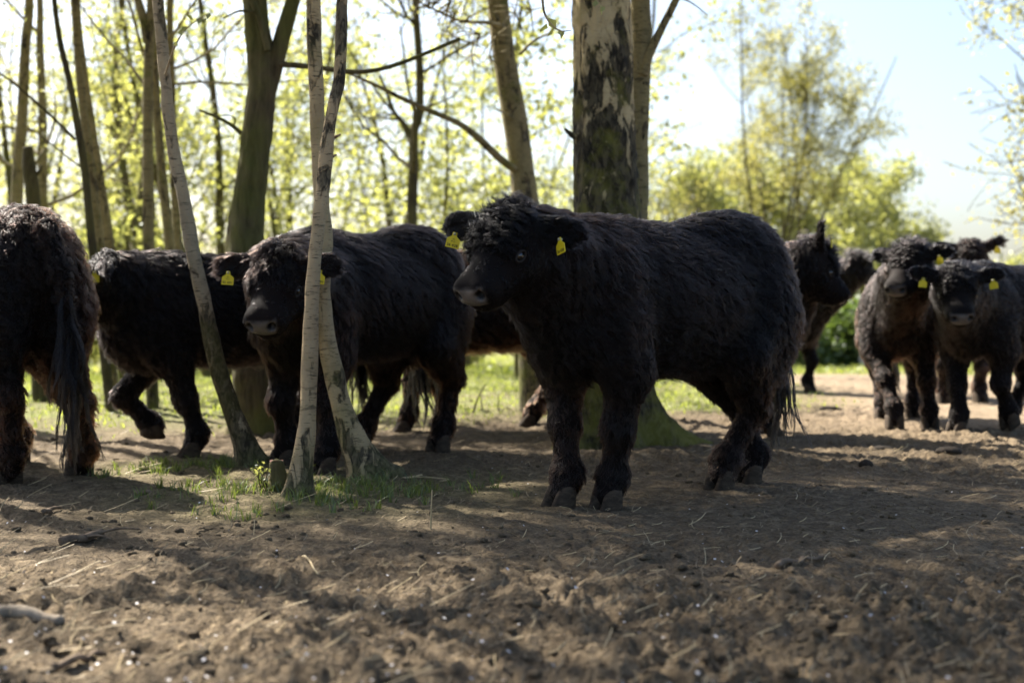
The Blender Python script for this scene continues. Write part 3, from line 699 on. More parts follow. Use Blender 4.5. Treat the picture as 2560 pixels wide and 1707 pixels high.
spots = [(u * d, d, h) for u, d, h in ((0.205, 38, 1.3), (0.225, 39, 1.5), (0.245, 39, 1.5), (0.262, 39, 1.3), (0.18, 39, 1.3), (0.28, 40, 1.2), (0.30, 40, 1.2))]
wood('low_scrub', 'low deep green scrub at the far field edge behind the fence post', spots, M_LEAF_G, 0.16, 114, M_BARK, leafy=3.0, br=3.4, n_br=34, low=0.02, cat='scrub')

def open_tree(name, label, x, y, h, stems, seed, mat_l, leaf, leafy, spread, n_br, br, low=0.3, stem_r=0.011, lean=(0, 0)):
    r = np.random.default_rng(seed); tb = Tubes(); leaves = []
    z = float(land(np.array([x]), np.array([y]))[0]) - 0.05
    for s in range(stems):
        a = 6.283 * s / stems + r.uniform(-0.4, 0.4); p = [np.array([x + 0.1 * math.cos(a), y + 0.1 * math.sin(a), z])]
        d = unit(np.array([math.cos(a) * spread + lean[0], math.sin(a) * spread + lean[1], 1.0])); hh = h * r.uniform(0.78, 1.0)
        for k in range(6): d = unit(d + r.normal(0, 0.07, 3) + np.array([0, 0, 0.10])); p.append(p[-1] + d * hh / 6)
        P = smooth_path(p, 18); R = np.linspace(stem_r * h, 0.012, 18); tb.tube(P, R, 8)
        for k in range(n_br):
            t = r.uniform(low, 1); i = min(16, int(t * 17)); a2 = r.uniform(0, 6.283); el = r.uniform(0.25, 1.0)
            branch(tb, leaves, P[i], np.array([math.cos(a2) * math.cos(el), math.sin(a2) * math.cos(el), math.sin(el)]), br * (1.15 - 0.6 * t) * r.uniform(0.7, 1.2), R[i] * 0.5, 2, r, leafy, 0.3, 5, min_r=0.006, leaf_r=0.12)
    root = add(name, None, label=label, cat='tree', loc=(x, y, z))
    add('trunk', tb.mesh('trunk', M_BARK_DARK, (x, y, z)), parent=root)
    add('crown', leaf_mesh('crown', np.concatenate(leaves), leaf, mat_l, (x, y, z), r), parent=root)
M_LEAF_B = mat_leaf('bronze_spring_leaf', (0.36, 0.36, 0.16), 0.55)
open_tree('field_tree', 'tall open tree with several bare stems and thin bronze green leaves beyond the field', 0.190 * 36, 36, 9.8, 7, 121, M_LEAF_B, 0.085, 1.2, 0.20, 11, 2.0, 0.42, 0.0055)
open_tree('bare_tree', 'nearly bare grey twiggy tree left of the tall open tree', 0.118 * 37, 37, 5.6, 4, 122, M_LEAF_B, 0.12, 0.12, 0.22, 11, 1.9, 0.3, 0.007)
open_tree('field_tree', 'yellow green tree reaching in at the right picture edge', 0.435 * 20, 20, 7.4, 4, 123, M_LEAF_B, 0.085, 1.1, 0.2, 15, 2.3, 0.22)

# ------------------------------------------------------------------ cattle
class Field:
    """signed distance on a grid, blended smoothly, turned into one continuous skin"""
    def __init__(s, lo, hi, h):
        s.h = h; s.lo = np.asarray(lo, float); s.n = np.ceil((np.asarray(hi) - s.lo) / h).astype(int) + 1
        s.D = np.full(s.n, 1.0); s.prims = []
        s.ax = [s.lo[i] + np.arange(s.n[i]) * h for i in range(3)]
    def _box(s, c, ext):
        a = np.clip(np.floor((c - ext - s.lo) / s.h).astype(int), 0, s.n - 1); b = np.clip(np.ceil((c + ext - s.lo) / s.h).astype(int) + 1, 1, s.n)
        sl = tuple(slice(a[i], b[i]) for i in range(3))
        X = np.stack(np.meshgrid(s.ax[0][sl[0]], s.ax[1][sl[1]], s.ax[2][sl[2]], indexing='ij'), -1)
        return sl, X
    @staticmethod
    def dist(pr, X):
        if pr[0] == 'e':
            _, c, rr, R = pr[:4]; q = X - c
            if R is not None: q = q @ R
            k0 = np.linalg.norm(q / rr, axis=-1); k1 = np.linalg.norm(q / (rr * rr), axis=-1)
            return k0 * (k0 - 1) / np.maximum(k1, 1e-6)
        _, a, b, ra, rb = pr[:5]; ba = b - a; q = X - a
        t = np.clip((q @ ba) / max(ba @ ba, 1e-9), 0, 1)
        return np.linalg.norm(q - t[..., None] * ba, axis=-1) - (ra + (rb - ra) * t)
    def _apply(s, pr, k, label, sub=False):
        if pr[0] == 'e': c = pr[1]; ext = np.full(3, pr[2].max())
        else: c = (pr[1] + pr[2]) / 2; ext = np.abs(pr[2] - pr[1]) / 2 + max(pr[3], pr[4])
        sl, X = s._box(c, ext + k + 4 * s.h)
        if X.size == 0: return
        d = s.dist(pr, X); D = s.D[sl]
        if sub:
            d = -d; hh = np.clip(0.5 - 0.5 * (D - d) / k, 0, 1); s.D[sl] = D * (1 - hh) + d * hh + k * hh * (1 - hh)
        else:
            hh = np.clip(0.5 + 0.5 * (D - d) / k, 0, 1); s.D[sl] = D * (1 - hh) + d * hh - k * hh * (1 - hh)
            s.prims.append((pr, label))
    def ell(s, c, rr, k=0.05, label='T', R=None, sub=False): s._apply(('e', np.asarray(c, float), np.asarray(rr, float), R), k, label, sub)
    def cap(s, a, b, ra, rb, k=0.04, label='T', sub=False): s._apply(('c', np.asarray(a, float), np.asarray(b, float), ra, rb), k, label, sub)
    def skin(s):
        D = s.D; S = D < 0; n = s.n
        c8 = [(a, b, c) for a in (0, 1) for b in (0, 1) for c in (0, 1)]
        cnt = sum(S[a:n[0] - 1 + a, b:n[1] - 1 + b, c:n[2] - 1 + c].astype(np.int8) for a, b, c in c8)
        act = np.argwhere((cnt > 0) & (cnt < 8))
        dv = {c: D[act[:, 0] + c[0], act[:, 1] + c[1], act[:, 2] + c[2]] for c in c8}
        acc = np.zeros((len(act), 3)); w = np.zeros(len(act))
        for a in c8:
            for ax in range(3):
                if a[ax] == 0:
                    b = list(a); b[ax] = 1; b = tuple(b)
                    d0, d1 = dv[a], dv[b]; m = (d0 < 0) != (d1 < 0)
                    t = np.where(m, d0 / np.where(m, d0 - d1, 1), 0)
                    pt = np.tile(np.array(a, float), (len(act), 1)); pt[:, ax] += t
                    acc[m] += pt[m]; w[m] += 1
        V = s.lo + (act + acc / w[:, None]) * s.h
        idx = np.full(n, -1, dtype=np.int64); idx[act[:, 0], act[:, 1], act[:, 2]] = np.arange(len(act))
        F = []
        for ax in range(3):
            u, v = [(1, 2), (2, 0), (0, 1)][ax]
            A = [slice(1, -1)] * 3; A[ax] = slice(0, -1); B = list(A); B[ax] = slice(1, None)
            s0 = S[tuple(A)]; s1 = S[tuple(B)]
            e = np.argwhere(s0 != s1); off = np.array([1, 1, 1]); off[ax] = 0; e = e + off
            flip = S[e[:, 0], e[:, 1], e[:, 2]]
            def g(du, dv_):
                q = e.copy(); q[:, u] -= du; q[:, v] -= dv_; return idx[q[:, 0], q[:, 1], q[:, 2]]
            Q = np.stack([g(1, 1), g(0, 1), g(0, 0), g(1, 0)], -1)
            Q[~flip] = Q[~flip][:, ::-1]; F.append(Q)
        F = np.concatenate(F); F = F[(F >= 0).all(1)]
        for _ in range(2):   # light relaxation
            a = np.zeros_like(V); c = np.zeros(len(V))
            for i in range(4):
                for j in ((i + 1) % 4, (i + 3) % 4):
                    np.add.at(a, F[:, i], V[F[:, j]]); np.add.at(c, F[:, i], 1)
            V = 0.6 * V + 0.4 * a / np.maximum(c, 1)[:, None]
        return V, F
def vnormals(V, F):
    n = np.cross(V[F[:, 2]] - V[F[:, 0]], V[F[:, 3]] - V[F[:, 1]]); N = np.zeros_like(V)
    for i in range(4): np.add.at(N, F[:, i], n)
    return unit(N)

M_SKIN = mat_skin()
M_HAIR = mat_hair('cow_coat', 0.30)
M_EYE, _nt, _b = new_mat('cow_eye'); _b.inputs['Base Color'].default_value = (0.006, 0.005, 0.005, 1); _b.inputs['Roughness'].default_value = 0.06; _b.inputs['Coat Weight'].default_value = 0.6
_n = noise(_nt, objco(_nt), 60, 2); _nt.links.new(ramp(_nt, _n, [(0.3, (0.004, 0.003, 0.003)), (0.7, (0.014, 0.010, 0.008))]), _b.inputs['Base Color'])
M_HOOF = mat_simple('hoof_horn', (0.046, 0.032, 0.020), 0.85, 0.7, 26, 0.004, 0.25, (1, 1, 2.5))
M_TAG = mat_simple('ear_tag_yellow', (0.66, 0.52, 0.012), 0.5, 0.10, 30, 0, 0.4)
M_INK = mat_simple('ear_tag_ink', (0.02, 0.018, 0.012), 0.7, 0.1, 30)
M_PIN = mat_simple('tag_pin', (0.35, 0.33, 0.2), 0.4, 0.1, 30)
M_LID = mat_simple('eyelid_skin', (0.016, 0.012, 0.010), 0.6, 0.3, 60, 0.002)

def ik(a, b, l1, l2, pole):
    a = np.asarray(a, float); b = np.asarray(b, float); v = b - a; L = np.linalg.norm(v); v = v / L
    s = max(1.0, L / (l1 + l2) * 1.001); l1 *= s; l2 *= s
    x = (l1 * l1 - l2 * l2 + L * L) / (2 * L); h = math.sqrt(max(0, l1 * l1 - x * x))
    pole = np.asarray(pole, float); pole = unit(pole - (pole @ v) * v)
    return a + v * x + pole * h
def hoof_mesh(lift=0.0):
    V = []; F = []
    for s in (-1, 1):
        o = len(V); rings = []
        for (z, fx, bx, w, cx) in ((0.074, 0.026, -0.036, 0.028, 0), (0.058, 0.038, -0.042, 0.030, 0.002), (0.030, 0.053, -0.043, 0.032, 0.003), (0.004, 0.069, -0.040, 0.033, 0.004), (-0.016, 0.068, -0.038, 0.031, 0.004)):
            for k in range(12):
                a = 2 * math.pi * k / 12; ca, sa = math.cos(a), math.sin(a)
                x = (fx if ca > 0 else -bx) * (abs(ca) ** 0.8) * (1 if ca > 0 else -1) + cx
                y = s * (0.033 - 0.004 * (x > 0.03)) + w * 0.93 * sa * (1 - 0.35 * max(0, ca) ** 2)
                V.append((x, y, z))
        for r_ in range(4):
            for k in range(12):
                a, b = o + r_ * 12 + k, o + r_ * 12 + (k + 1) % 12; F.append((a, a + 12, b + 12, b))
        c = len(V); V.append((0, s * 0.033, 0.09)); F += [(o + k, o + (k + 1) % 12, c, c) for k in range(12)]
    V = np.array(V); F = np.array(F); t = F[:, 2] == F[:, 3]
    V = V * (1 + 0.03 * fbm(V * 60, 2, 3)[:, None])
    return mesh_np('hoof', V, [F[~t], F[t][:, :3]], M_HOOF)
HOOF = hoof_mesh()
EYE = mesh_np('eye', ICO2_V * 0.021, ICO2_F, M_EYE)
def tag_mesh():
    w, h = 0.031, 0.0; t = 0.0022
    out = [(-w, -0.036), (w, -0.036), (w, 0.004), (0.012, 0.018), (0.010, 0.036), (-0.010, 0.036), (-0.012, 0.018), (-w, 0.004)]
    n = len(out); V = [(x, -t, z) for x, z in out] + [(x, t, z) for x, z in out]
    me = bpy.data.meshes.new('ear_tag')
    me.from_pydata(V, [], [tuple(range(n)), tuple(range(2 * n - 1, n - 1, -1))] + [(i, i + n, (i + 1) % n + n, (i + 1) % n) for i in range(n)])
    me.materials.append(M_TAG); return me
TAG = tag_mesh()
_a = np.linspace(0, 2 * math.pi, 10, endpoint=False)
_pv = np.concatenate([np.stack([np.cos(_a) * 0.007, 0 * _a - 0.006, np.sin(_a) * 0.007 + 0.028], -1), np.stack([np.cos(_a) * 0.007, 0 * _a + 0.012, np.sin(_a) * 0.007 + 0.028], -1), [[0, -0.0085, 0.028]]])
PIN = mesh_np('pin', _pv, [np.array([[i, (i + 1) % 10, (i + 1) % 10 + 10, i + 10] for i in range(10)]), np.array([[(i + 1) % 10, i, 20] for i in range(10)])], M_PIN)
def text_mesh(body, size, name='number'):
    cu = bpy.data.curves.new('txt', 'FONT'); cu.body = body; cu.size = size; cu.align_x = 'CENTER'; cu.align_y = 'CENTER'; cu.space_character = 1.08
    cu.extrude = 0.0003; cu.offset = size * 0.015
    o = bpy.data.objects.new('txt', cu); COL.objects.link(o)
    me = bpy.data.meshes.new_from_object(o.evaluated_get(bpy.context.evaluated_depsgraph_get())); me.name = name
    bpy.data.objects.remove(o); bpy.data.curves.remove(cu)
    me.materials.clear(); me.materials.append(M_INK); return me

# region: length, lift, wave amplitude, relative density
HAIR = {'T': (0.072, 0.26, 0.07, 1.0), 'N': (0.072, 0.26, 0.08, 1.0), 'F': (0.044, 0.26, 0.06, 1.3), 'R': (0.050, 0.28, 0.08, 1.2), 'H': (0.028, 0.26, 0.05, 3.0), 'E': (0.046, 0.35, 0.05, 2.6), 'M': (0.014, 0.25, 0.0, 3.0), 'X': (0.05, 0.4, 0.1, 1.5)}

def cow(label, origin, rz, s, feet, poll, face, pitch, locks=5000, per=8, hr=0.0011, seed=1, curl=1.0, brown=0.3, h=0.016, ears=((0.10, -0.1), (0.10, -0.1)), tags=(None, None), tag_yaw=(0, 0), tag_roll=(0, 0),
        top_tuft=0.05, tail=None, rump=0.0, lifted=None, roll=0.0, tail_hair=True, deep=1.0, forelock=1.0, hs=0.91, fs=0.92, hl=1.0):
    """origin = ground point under the middle of the body; x forward, y to the cow's left. feet: FL FR HL HR in world metres (x, y)"""
    ca, sa = math.cos(rad(rz)), math.sin(rad(rz)); o3 = np.array([origin[0], origin[1], gz_land(*origin)])
    def loc(p):
        q = (np.asarray(p, float) - o3); return np.array([q[0] * ca + q[1] * sa, -q[0] * sa + q[1] * ca, q[2]]) / s
    def locd(v): return np.array([v[0] * ca + v[1] * sa, -v[0] * sa + v[1] * ca, v[2]])
    r = np.random.default_rng(seed)
    po = loc(poll); f_h = unit(np.array([face[0], face[1], 0.0])); f_h = locd(f_h)
    cp, sp_ = math.cos(rad(pitch)), math.sin(rad(pitch))
    f = f_h * cp + np.array([0, 0, -sp_]); u = f_h * sp_ + np.array([0, 0, cp]); l = np.cross(u, f)
    if roll:
        c_, s_ = math.cos(rad(roll)), math.sin(rad(roll)); u, l = u * c_ + l * s_, l * c_ - u * s_
    po = po + u * -0.02
    def hd(a, b, c): return po + (f * (a * fs) + l * b + u * c) * hs
    HR = np.stack([f, l, u], 1)
    lo = np.minimum(np.array([-0.95, -0.46, -0.05]), po - 0.55); hi = np.maximum(np.array([0.75, 0.46, 1.22]), po + 0.55)
    fld = Field(lo, hi, h)
    # trunk
    fld.ell((-0.10, 0, 0.745), (0.52, 0.255, 0.280 * deep), 0.08)
    fld.ell((0.20, 0, 0.755), (0.40, 0.220, 0.285), 0.08)
    fld.ell((-0.475, 0, 0.83 + rump), (0.240, 0.215, 0.225), 0.08)
    fld.ell((-0.36, 0, 0.92 + rump), (0.26, 0.16, 0.15), 0.06)
    fld.ell((0.36, 0, 0.89), (0.26, 0.13, 0.17), 0.08)
    fld.cap((-0.55, 0, 0.955 + rump), (0.36, 0, 0.955), 0.075, 0.075, 0.08)
    fld.ell((0.50, 0, 0.64), (0.145, 0.145, 0.19), 0.08)
    for y in (-1, 1):
        fld.ell((0.40, 0.155 * y, 0.70), (0.15, 0.085, 0.25), 0.06)
        fld.ell((-0.50, 0.135 * y, 0.66 + rump * 0.5), (0.185, 0.105, 0.27), 0.06)
    # neck
    nb = np.array([0.50, 0, 0.86]); n2 = hd(0.05, 0, -0.13)
    fld.cap(np.array([0.42, 0, 0.80]), n2 * 0.6 + nb * 0.4, 0.205, 0.155, 0.08, 'N')
    fld.cap(nb * 0.5 + n2 * 0.5, n2, 0.160, 0.115, 0.07, 'N')
    fld.cap(np.array([0.54, 0, 0.66]), hd(0.12, 0, -0.19), 0.13, 0.085, 0.08, 'N')
    fld.cap(np.array([0.36, 0, 0.94]), hd(0.02, 0, -0.115), 0.095, 0.080, 0.06, 'N')
    # head
    fld.ell(hd(0.085, 0, -0.085), (0.125, 0.110, 0.098), 0.05, 'H', HR)
    fld.cap(hd(0.12, 0, -0.085), hd(0.31, 0, -0.092), 0.088, 0.066, 0.05, 'H')
    for y in (-1, 1):
        fld.cap(hd(0.11, 0.048 * y, -0.155), hd(0.28, 0.026 * y, -0.135), 0.078, 0.052, 0.05, 'H')
        fld.ell(hd(0.165, 0.090 * y, -0.055), (0.045, 0.022, 0.026), 0.03, 'H', HR)
        fld.ell(hd(0.378, 0.046 * y, -0.072), (0.036, 0.032, 0.036), 0.025, 'M', HR)
    fld.cap(hd(0.18, 0, -0.185), hd(0.350, 0, -0.150), 0.056, 0.042, 0.04, 'H')
    fld.ell(hd(0.350, 0, -0.092), (0.060, 0.080, 0.060), 0.04, 'M', HR)
    fld.ell(hd(0.00, 0, -0.055), (0.055, 0.060, 0.055), 0.05, 'H', HR)
    # ears
    ear_c = []
    for y, (ea, eb) in zip((1, -1), ears):
        e = unit(l * y * math.cos(ea) * math.cos(eb) + np.array([0, 0, 1]) * math.sin(ea) + f_h * math.sin(eb))
        fn = unit(f_h + 0.3 * l * y - (f_h + 0.3 * l * y) @ e * e); w = np.cross(e, fn)
        b0 = hd(0.035, 0.085 * y, -0.055); c = b0 + e * 0.110
        fld.cap(b0, b0 + e * 0.06, 0.030, 0.030, 0.03, 'E')
        fld.ell(c, (0.092, 0.023, 0.050), 0.025, 'E', np.stack([e, fn, w], 1))
        fld.ell(c + fn * 0.028 + e * 0.005, (0.068, 0.020, 0.032), 0.015, 'E', np.stack([e, fn, w], 1), sub=True)
        ear_c.append((c, e, fn, w))
    # legs
    legs = []
    for k, (nm, y) in enumerate((('F', 1), ('F', -1), ('R', 1), ('R', -1))):
        ft = feet[k]
        lf = (lifted or {}).get(k)
        if lf is None:
            w3 = np.array([ft[0], ft[1], gz(ft[0], ft[1])]); q = loc(w3)
            toe = unit(np.array([1.0, 0.05 * y, 0])); ankle = q + np.array([-0.035 if nm == 'F' else -0.045, 0, 0.125]); flat = True
        else:
            q, ankle, toe = lf['hoof'], lf['ankle'], unit(np.array(lf['toe'], float)); flat = False
            q = np.asarray(q, float); ankle = np.asarray(ankle, float)
        if nm == 'F':
            el = np.array([0.36, 0.150 * y, 0.50]); el[0] += 0.25 * np.clip(ankle[0] - 0.40, -0.3, 0.3)
            kn = lf['knee'] if lf else ik(el, ankle, 0.225, 0.185, (1, 0.02 * y, 0)); kn = np.asarray(kn, float)
            fld.cap((0.40, 0.15 * y, 0.66), el, 0.10, 0.098, 0.06, 'F')
            fld.cap(el, kn, 0.084, 0.056, 0.05, 'F')
            fld.cap(kn, ankle, 0.049, 0.046, 0.03, 'F')
            fld.ell(kn, (0.062, 0.060, 0.066), 0.03, 'F')
        else:
            st = np.array([-0.36, 0.150 * y, 0.55]); st[0] += 0.3 * np.clip(ankle[0] + 0.48, -0.3, 0.35)
            hk = lf['knee'] if lf else ik(st, ankle, 0.29, 0.245, (-1, 0, 0)); hk = np.asarray(hk, float)
            fld.cap((-0.48, 0.14 * y, 0.72 + rump * 0.5), st, 0.13, 0.115, 0.06, 'R')
            fld.cap((-0.54, 0.13 * y, 0.68), st * 0.35 + hk * 0.65, 0.12, 0.072, 0.06, 'R')
            fld.cap(st, hk, 0.105, 0.060, 0.05, 'R')
            fld.cap(hk, ankle, 0.049, 0.044, 0.03, 'R')
            fld.cap(hk, hk + np.array([-0.018, 0, 0.02]), 0.050, 0.042, 0.03, 'R')
        fld.ell(ankle, (0.056, 0.058, 0.052), 0.03, nm)
        base = q + (np.array([-0.01, 0, 0.055]) if flat else np.array([0, 0, 0.0]) - toe * 0.03)
        fld.cap(ankle, base, 0.052, 0.054, 0.03, nm)
        legs.append((q, toe, flat, ankle))
    # tail
    tl = tail or [(-0.70, 0, 0.96), (-0.765, 0, 0.80), (-0.775, 0, 0.62), (-0.77, 0, 0.46)]
    tl = [np.asarray(t, float) + np.array([0, 0, rump if i < 2 else 0]) for i, t in enumerate(tl)]
    tr = np.linspace(0.042, 0.015, len(tl))
    for i in range(len(tl) - 1): fld.cap(tl[i], tl[i + 1], tr[i], tr[i + 1], 0.03, 'X')
    for y in (-1, 1):   # nostrils
        fld.ell(hd(0.408, 0.050 * y, -0.072), (0.026, 0.017, 0.020), 0.008, 'M', HR, sub=True)
    fld.cap(hd(0.410, -0.06, -0.130), hd(0.410, 0.06, -0.130), 0.006, 0.006, 0.012, 'M', sub=True)
    eye_c = {}
    for y in (-1, 1):   # the eyeball sits in the skin surface
        w_ = np.linspace(0.05, 0.16, 120); q = hd(0.178, 0, -0.082)[None] + l[None] * (w_ * y)[:, None]
        gi = np.clip(np.round((q - fld.lo) / fld.h).astype(int), 0, fld.n - 1); dd = fld.D[gi[:, 0], gi[:, 1], gi[:, 2]]
        out = np.argmax(dd > 0); eye_c[y] = q[out] - l * y * 0.0145
        fld.ell(eye_c[y] + l * y * 0.020, (0.024, 0.014, 0.018), 0.012, 'H', HR, sub=True)
    V, F = fld.skin(); N = vnormals(V, F)
    V = V + N * (0.006 * fbm(V * 9, 3, seed)[:, None])
    def headco(P): q = (P - po) / hs; return q @ f / fs, q @ l, q @ u
    hf, hy, hu = headco(V)
    nose = sstep(0.372, 0.390, hf) * sstep(0.078, 0.062, np.abs(hy) + 0.45 * np.maximum(0, -0.085 - hu)) * sstep(-0.130, -0.118, hu) * sstep(-0.036, -0.048, hu)
    nostril = np.zeros(len(V))
    for y in (-1, 1): nostril = np.maximum(nostril, sstep(0.0235, 0.0165, np.linalg.norm((V - hd(0.404, 0.050 * y, -0.072)) @ HR / np.array([1.25, 0.9, 1.0]), axis=1)))
    brn = np.clip(brown * (0.6 + 0.8 * fbm(V * 3.1, 3, seed + 2)), 0, 1)
    root = add('cow', None, label=label, cat='cow', group='shaggy black cattle of the herd', loc=tuple(o3)); root.rotation_euler = (0, 0, rad(rz)); root.scale = (s, s, s)
    add('body', mesh_np('body', V, F, M_SKIN, attrs={'nose': nose, 'brown': brn, 'nostril_dark': nostril}), parent=root)
    # ---- coat: locks of hair
    T = np.concatenate([F[:, [0, 1, 2]], F[:, [0, 2, 3]]])
    A = np.linalg.norm(np.cross(V[T[:, 1]] - V[T[:, 0]], V[T[:, 2]] - V[T[:, 0]]), axis=1)
    cen = V[T].mean(1)
    lab = np.zeros(len(T), dtype='<U1'); best = np.full(len(T), 9.0)
    for pr, lb in fld.prims:
        d = Field.dist(pr, cen); m = d < best; best[m] = d[m]; lab[m] = lb
    cf, cl, cu_ = headco(cen)
    dens = np.vectorize(lambda k: HAIR[k][3])(lab)
    nz = nose[T].mean(1); dens = dens * (1 - nz) ** 2
    inhead = (lab == 'H') | (lab == 'M')
    dens = np.where(cen[:, 2] < 0.05, 0, dens)
    for y in (-1, 1):
        ec = eye_c[y]; dens = np.where(np.linalg.norm(cen - ec, axis=1) < 0.028, 0, dens)
    w = A * dens; w /= w.sum()
    ti = r.choice(len(T), locks, p=w); ab = r.random((locks, 2)); fl = ab.sum(1) > 1; ab[fl] = 1 - ab[fl]
    tv = V[T[ti]]; root_p = tv[:, 0] + (tv[:, 1] - tv[:, 0]) * ab[:, :1] + (tv[:, 2] - tv[:, 0]) * ab[:, 1:]
    nv = unit(N[T[ti]].mean(1)); lb = lab[ti]
    hf, hy, hu = headco(root_p)
    Ln = np.vectorize(lambda k: HAIR[k][0])(lb); lift = np.vectorize(lambda k: HAIR[k][1])(lb); wav = np.vectorize(lambda k: HAIR[k][2])(lb) * curl
    g = np.tile(np.array([-0.75, 0, -0.75]), (locks, 1))
    g[(lb == 'F') | (lb == 'R')] = (-0.12, 0, -1); g[lb == 'X'] = (-0.1, 0, -1)
    g[lb == 'N'] = (-0.35, 0, -1)
    hm = (lb == 'H') | (lb == 'M')
    side = np.sign(hy)[:, None] * l[None]
    g[hm] = (f[None] * 0.45 + side * 0.35 + np.array([0, 0, -0.75]))[hm]
    bridge = hm & (hf > 0.19); g[bridge] = (-f[None] * 0.15 + side * 0.75 + np.array([0, 0, -0.3]))[bridge]
    fore = hm & (hu > -0.075) & (hf < 0.22)
    Ln[fore] = (0.062 + top_tuft * sstep(0.10, -0.02, hf[fore])) * sstep(0.24, 0.12, hf[fore]) * sstep(0.125, 0.085, np.abs(hy[fore])) * forelock + 0.016; lift[fore] = 0.40; wav[fore] = 0.33 * curl
    gf = f[None] * 0.95 + side * 0.22 + np.array([0, 0, -0.15]); g[fore] = gf[fore]
    Ln[hm & (hf > 0.23)] = 0.020; Ln[lb == 'M'] = 0.013
    em = lb == 'E'
    for i, (c, e, fn, w_) in enumerate(ear_c):
        mm = em & (np.sign(hy) == (1 if i == 0 else -1)); g[mm] = e * 0.9 + np.array([0, 0, -0.45])
    belly = ((lb == 'T') & (root_p[:, 2] < 0.5)); Ln[belly] *= 1.25
    fetl = ((lb == 'F') | (lb == 'R')) & (root_p[:, 2] < 0.20); Ln[fetl] *= 0.8
    Ln *= hl * r.uniform(0.55, 1.3, locks) * (1 + 0.35 * fbm(root_p * 6, 2, seed + 31))
    # swirls: turn the lie of the coat by smooth noise
    ang = (0.55 * fbm(root_p * 3.4, 3, seed + 7) + r.normal(0, 0.16, locks)) * (0.6 + 0.5 * curl)
    g = unit(g - (g * nv).sum(1)[:, None] * nv); bt = np.cross(nv, g)
    g = g * np.cos(ang)[:, None] + bt * np.sin(ang)[:, None]; bt = np.cross(nv, g)
    lift = lift * r.uniform(0.5, 1.5, locks)
    n = 6; tt = np.linspace(0, 1, n)
    ph = r.uniform(0, 6.283, locks); fr = r.uniform(0.7, 1.5, locks)
    pts = np.zeros((locks, n, 3)); pts[:, 0] = root_p - nv * 0.004
    for i in range(1, n):
        t = tt[i - 0] - 0.1
        dr = unit(nv * (lift * (1.15 - t))[:, None] + g * (0.45 + t) + np.array([0, 0, -0.25]) * t)
        pts[:, i] = pts[:, i - 1] + dr * (Ln / (n - 1))[:, None]
    for i in range(1, n):
        a = wav * Ln * tt[i] * 1.6
        pts[:, i] += bt * (a * np.sin(ph + 6.283 * fr * tt[i]))[:, None] + nv * (a * 0.6 * np.cos(ph + 6.283 * fr * tt[i]))[:, None]
    # strands of each lock
    m = per
    j1 = r.normal(0, 1, (locks, m)); j2 = r.normal(0, 1, (locks, m)); spread = np.where(hm | em, 0.006, 0.0105)
    off = (g[:, None] * j1[..., None] + bt[:, None] * j2[..., None]) * spread[:, None, None]
    wob = r.normal(0, 1, (locks, m, 3)) * (Ln * 0.06)[:, None, None]
    lenf = r.uniform(0.7, 1.08, (locks, m)); cl_ = np.where(fore, 0.85, 0.68)
    S = np.zeros((locks, m, n, 3), dtype=np.float32)
    for i in range(n):
        t = tt[i]; base_ = pts[:, 0][:, None] + (pts[:, i] - pts[:, 0])[:, None] * lenf[..., None]
        S[:, :, i] = base_ + off * (1 - cl_[:, None, None] * t) + wob * t * t
    br_l = np.clip(brown * (0.65 + 0.9 * fbm(root_p * 3.1, 3, seed + 2)) + 0.22 * ((lb == 'R') | (lb == 'F')) * brown + 0.2 * brown * (root_p[:, 2] < 0.55) - 0.5 * brown * (hm | em), 0, 1)
    br = np.clip(br_l[:, None] + r.normal(0, 0.07, (locks, m)), 0, 1)
    rd = hr * r.uniform(0.6, 1.3, (locks, m)); rd = np.where(hm[:, None], rd * 0.75, rd)
    P = S.reshape(-1, n, 3); B_ = br.ravel(); Rr = rd.ravel()
    # tail switch: long hanging hair
    if tail_hair:
        nl, mm = 34, 11
        t = r.uniform(0.45, 1.0, nl) * (len(tl) - 1); k = np.minimum(t.astype(int), len(tl) - 2); q = np.array([tl[a] + (tl[a + 1] - tl[a]) * (b_ - a) for a, b_ in zip(k, t)])
        L = r.uniform(0.26, 0.42, nl); rt = np.zeros((nl, mm, n, 3), dtype=np.float32); o1 = r.normal(0, 0.018, (nl, 3)); ph = r.uniform(0, 6.28, (nl, 2))
        for i in range(n):
            a = tt[i]
            wv = np.stack([np.sin(ph[:, 0] + 7 * a), np.cos(ph[:, 1] + 6 * a), 0 * a * ph[:, 0]], -1) * 0.018 * a
            c = q + o1 * (0.6 + 1.5 * a) + np.array([-0.02, 0, -1.0]) * (L * a)[:, None] + wv
            c[:, 2] = np.maximum(c[:, 2], 0.03)
            rt[:, :, i] = c[:, None] + r.normal(0, 0.006, (nl, mm, 3)) * (1 - 0.3 * a)
        P = np.concatenate([P, rt.reshape(-1, n, 3)]); B_ = np.concatenate([B_, np.full(nl * mm, 0.02 + 0.05 * brown)]); Rr = np.concatenate([Rr, np.full(nl * mm, hr * 1.3)])
    hc = bpy.data.hair_curves.new('coat'); hc.add_curves([n] * len(P))
    hc.attributes['position'].data.foreach_set('vector', np.ascontiguousarray(P, dtype=np.float32).ravel()) if 'position' in hc.attributes else None
    ra = hc.attributes.get('radius') or hc.attributes.new('radius', 'FLOAT', 'POINT')
    ra.data.foreach_set('value', (Rr[:, None] * np.array([1.0, 1.0, 0.95, 0.8, 0.55, 0.18])[None]).astype(np.float32).ravel())
    ba = hc.attributes.new('brown', 'FLOAT', 'CURVE'); ba.data.foreach_set('value', B_.astype(np.float32))
    hc.materials.append(M_HAIR)
    add('coat', hc, parent=root, kind='stuff')
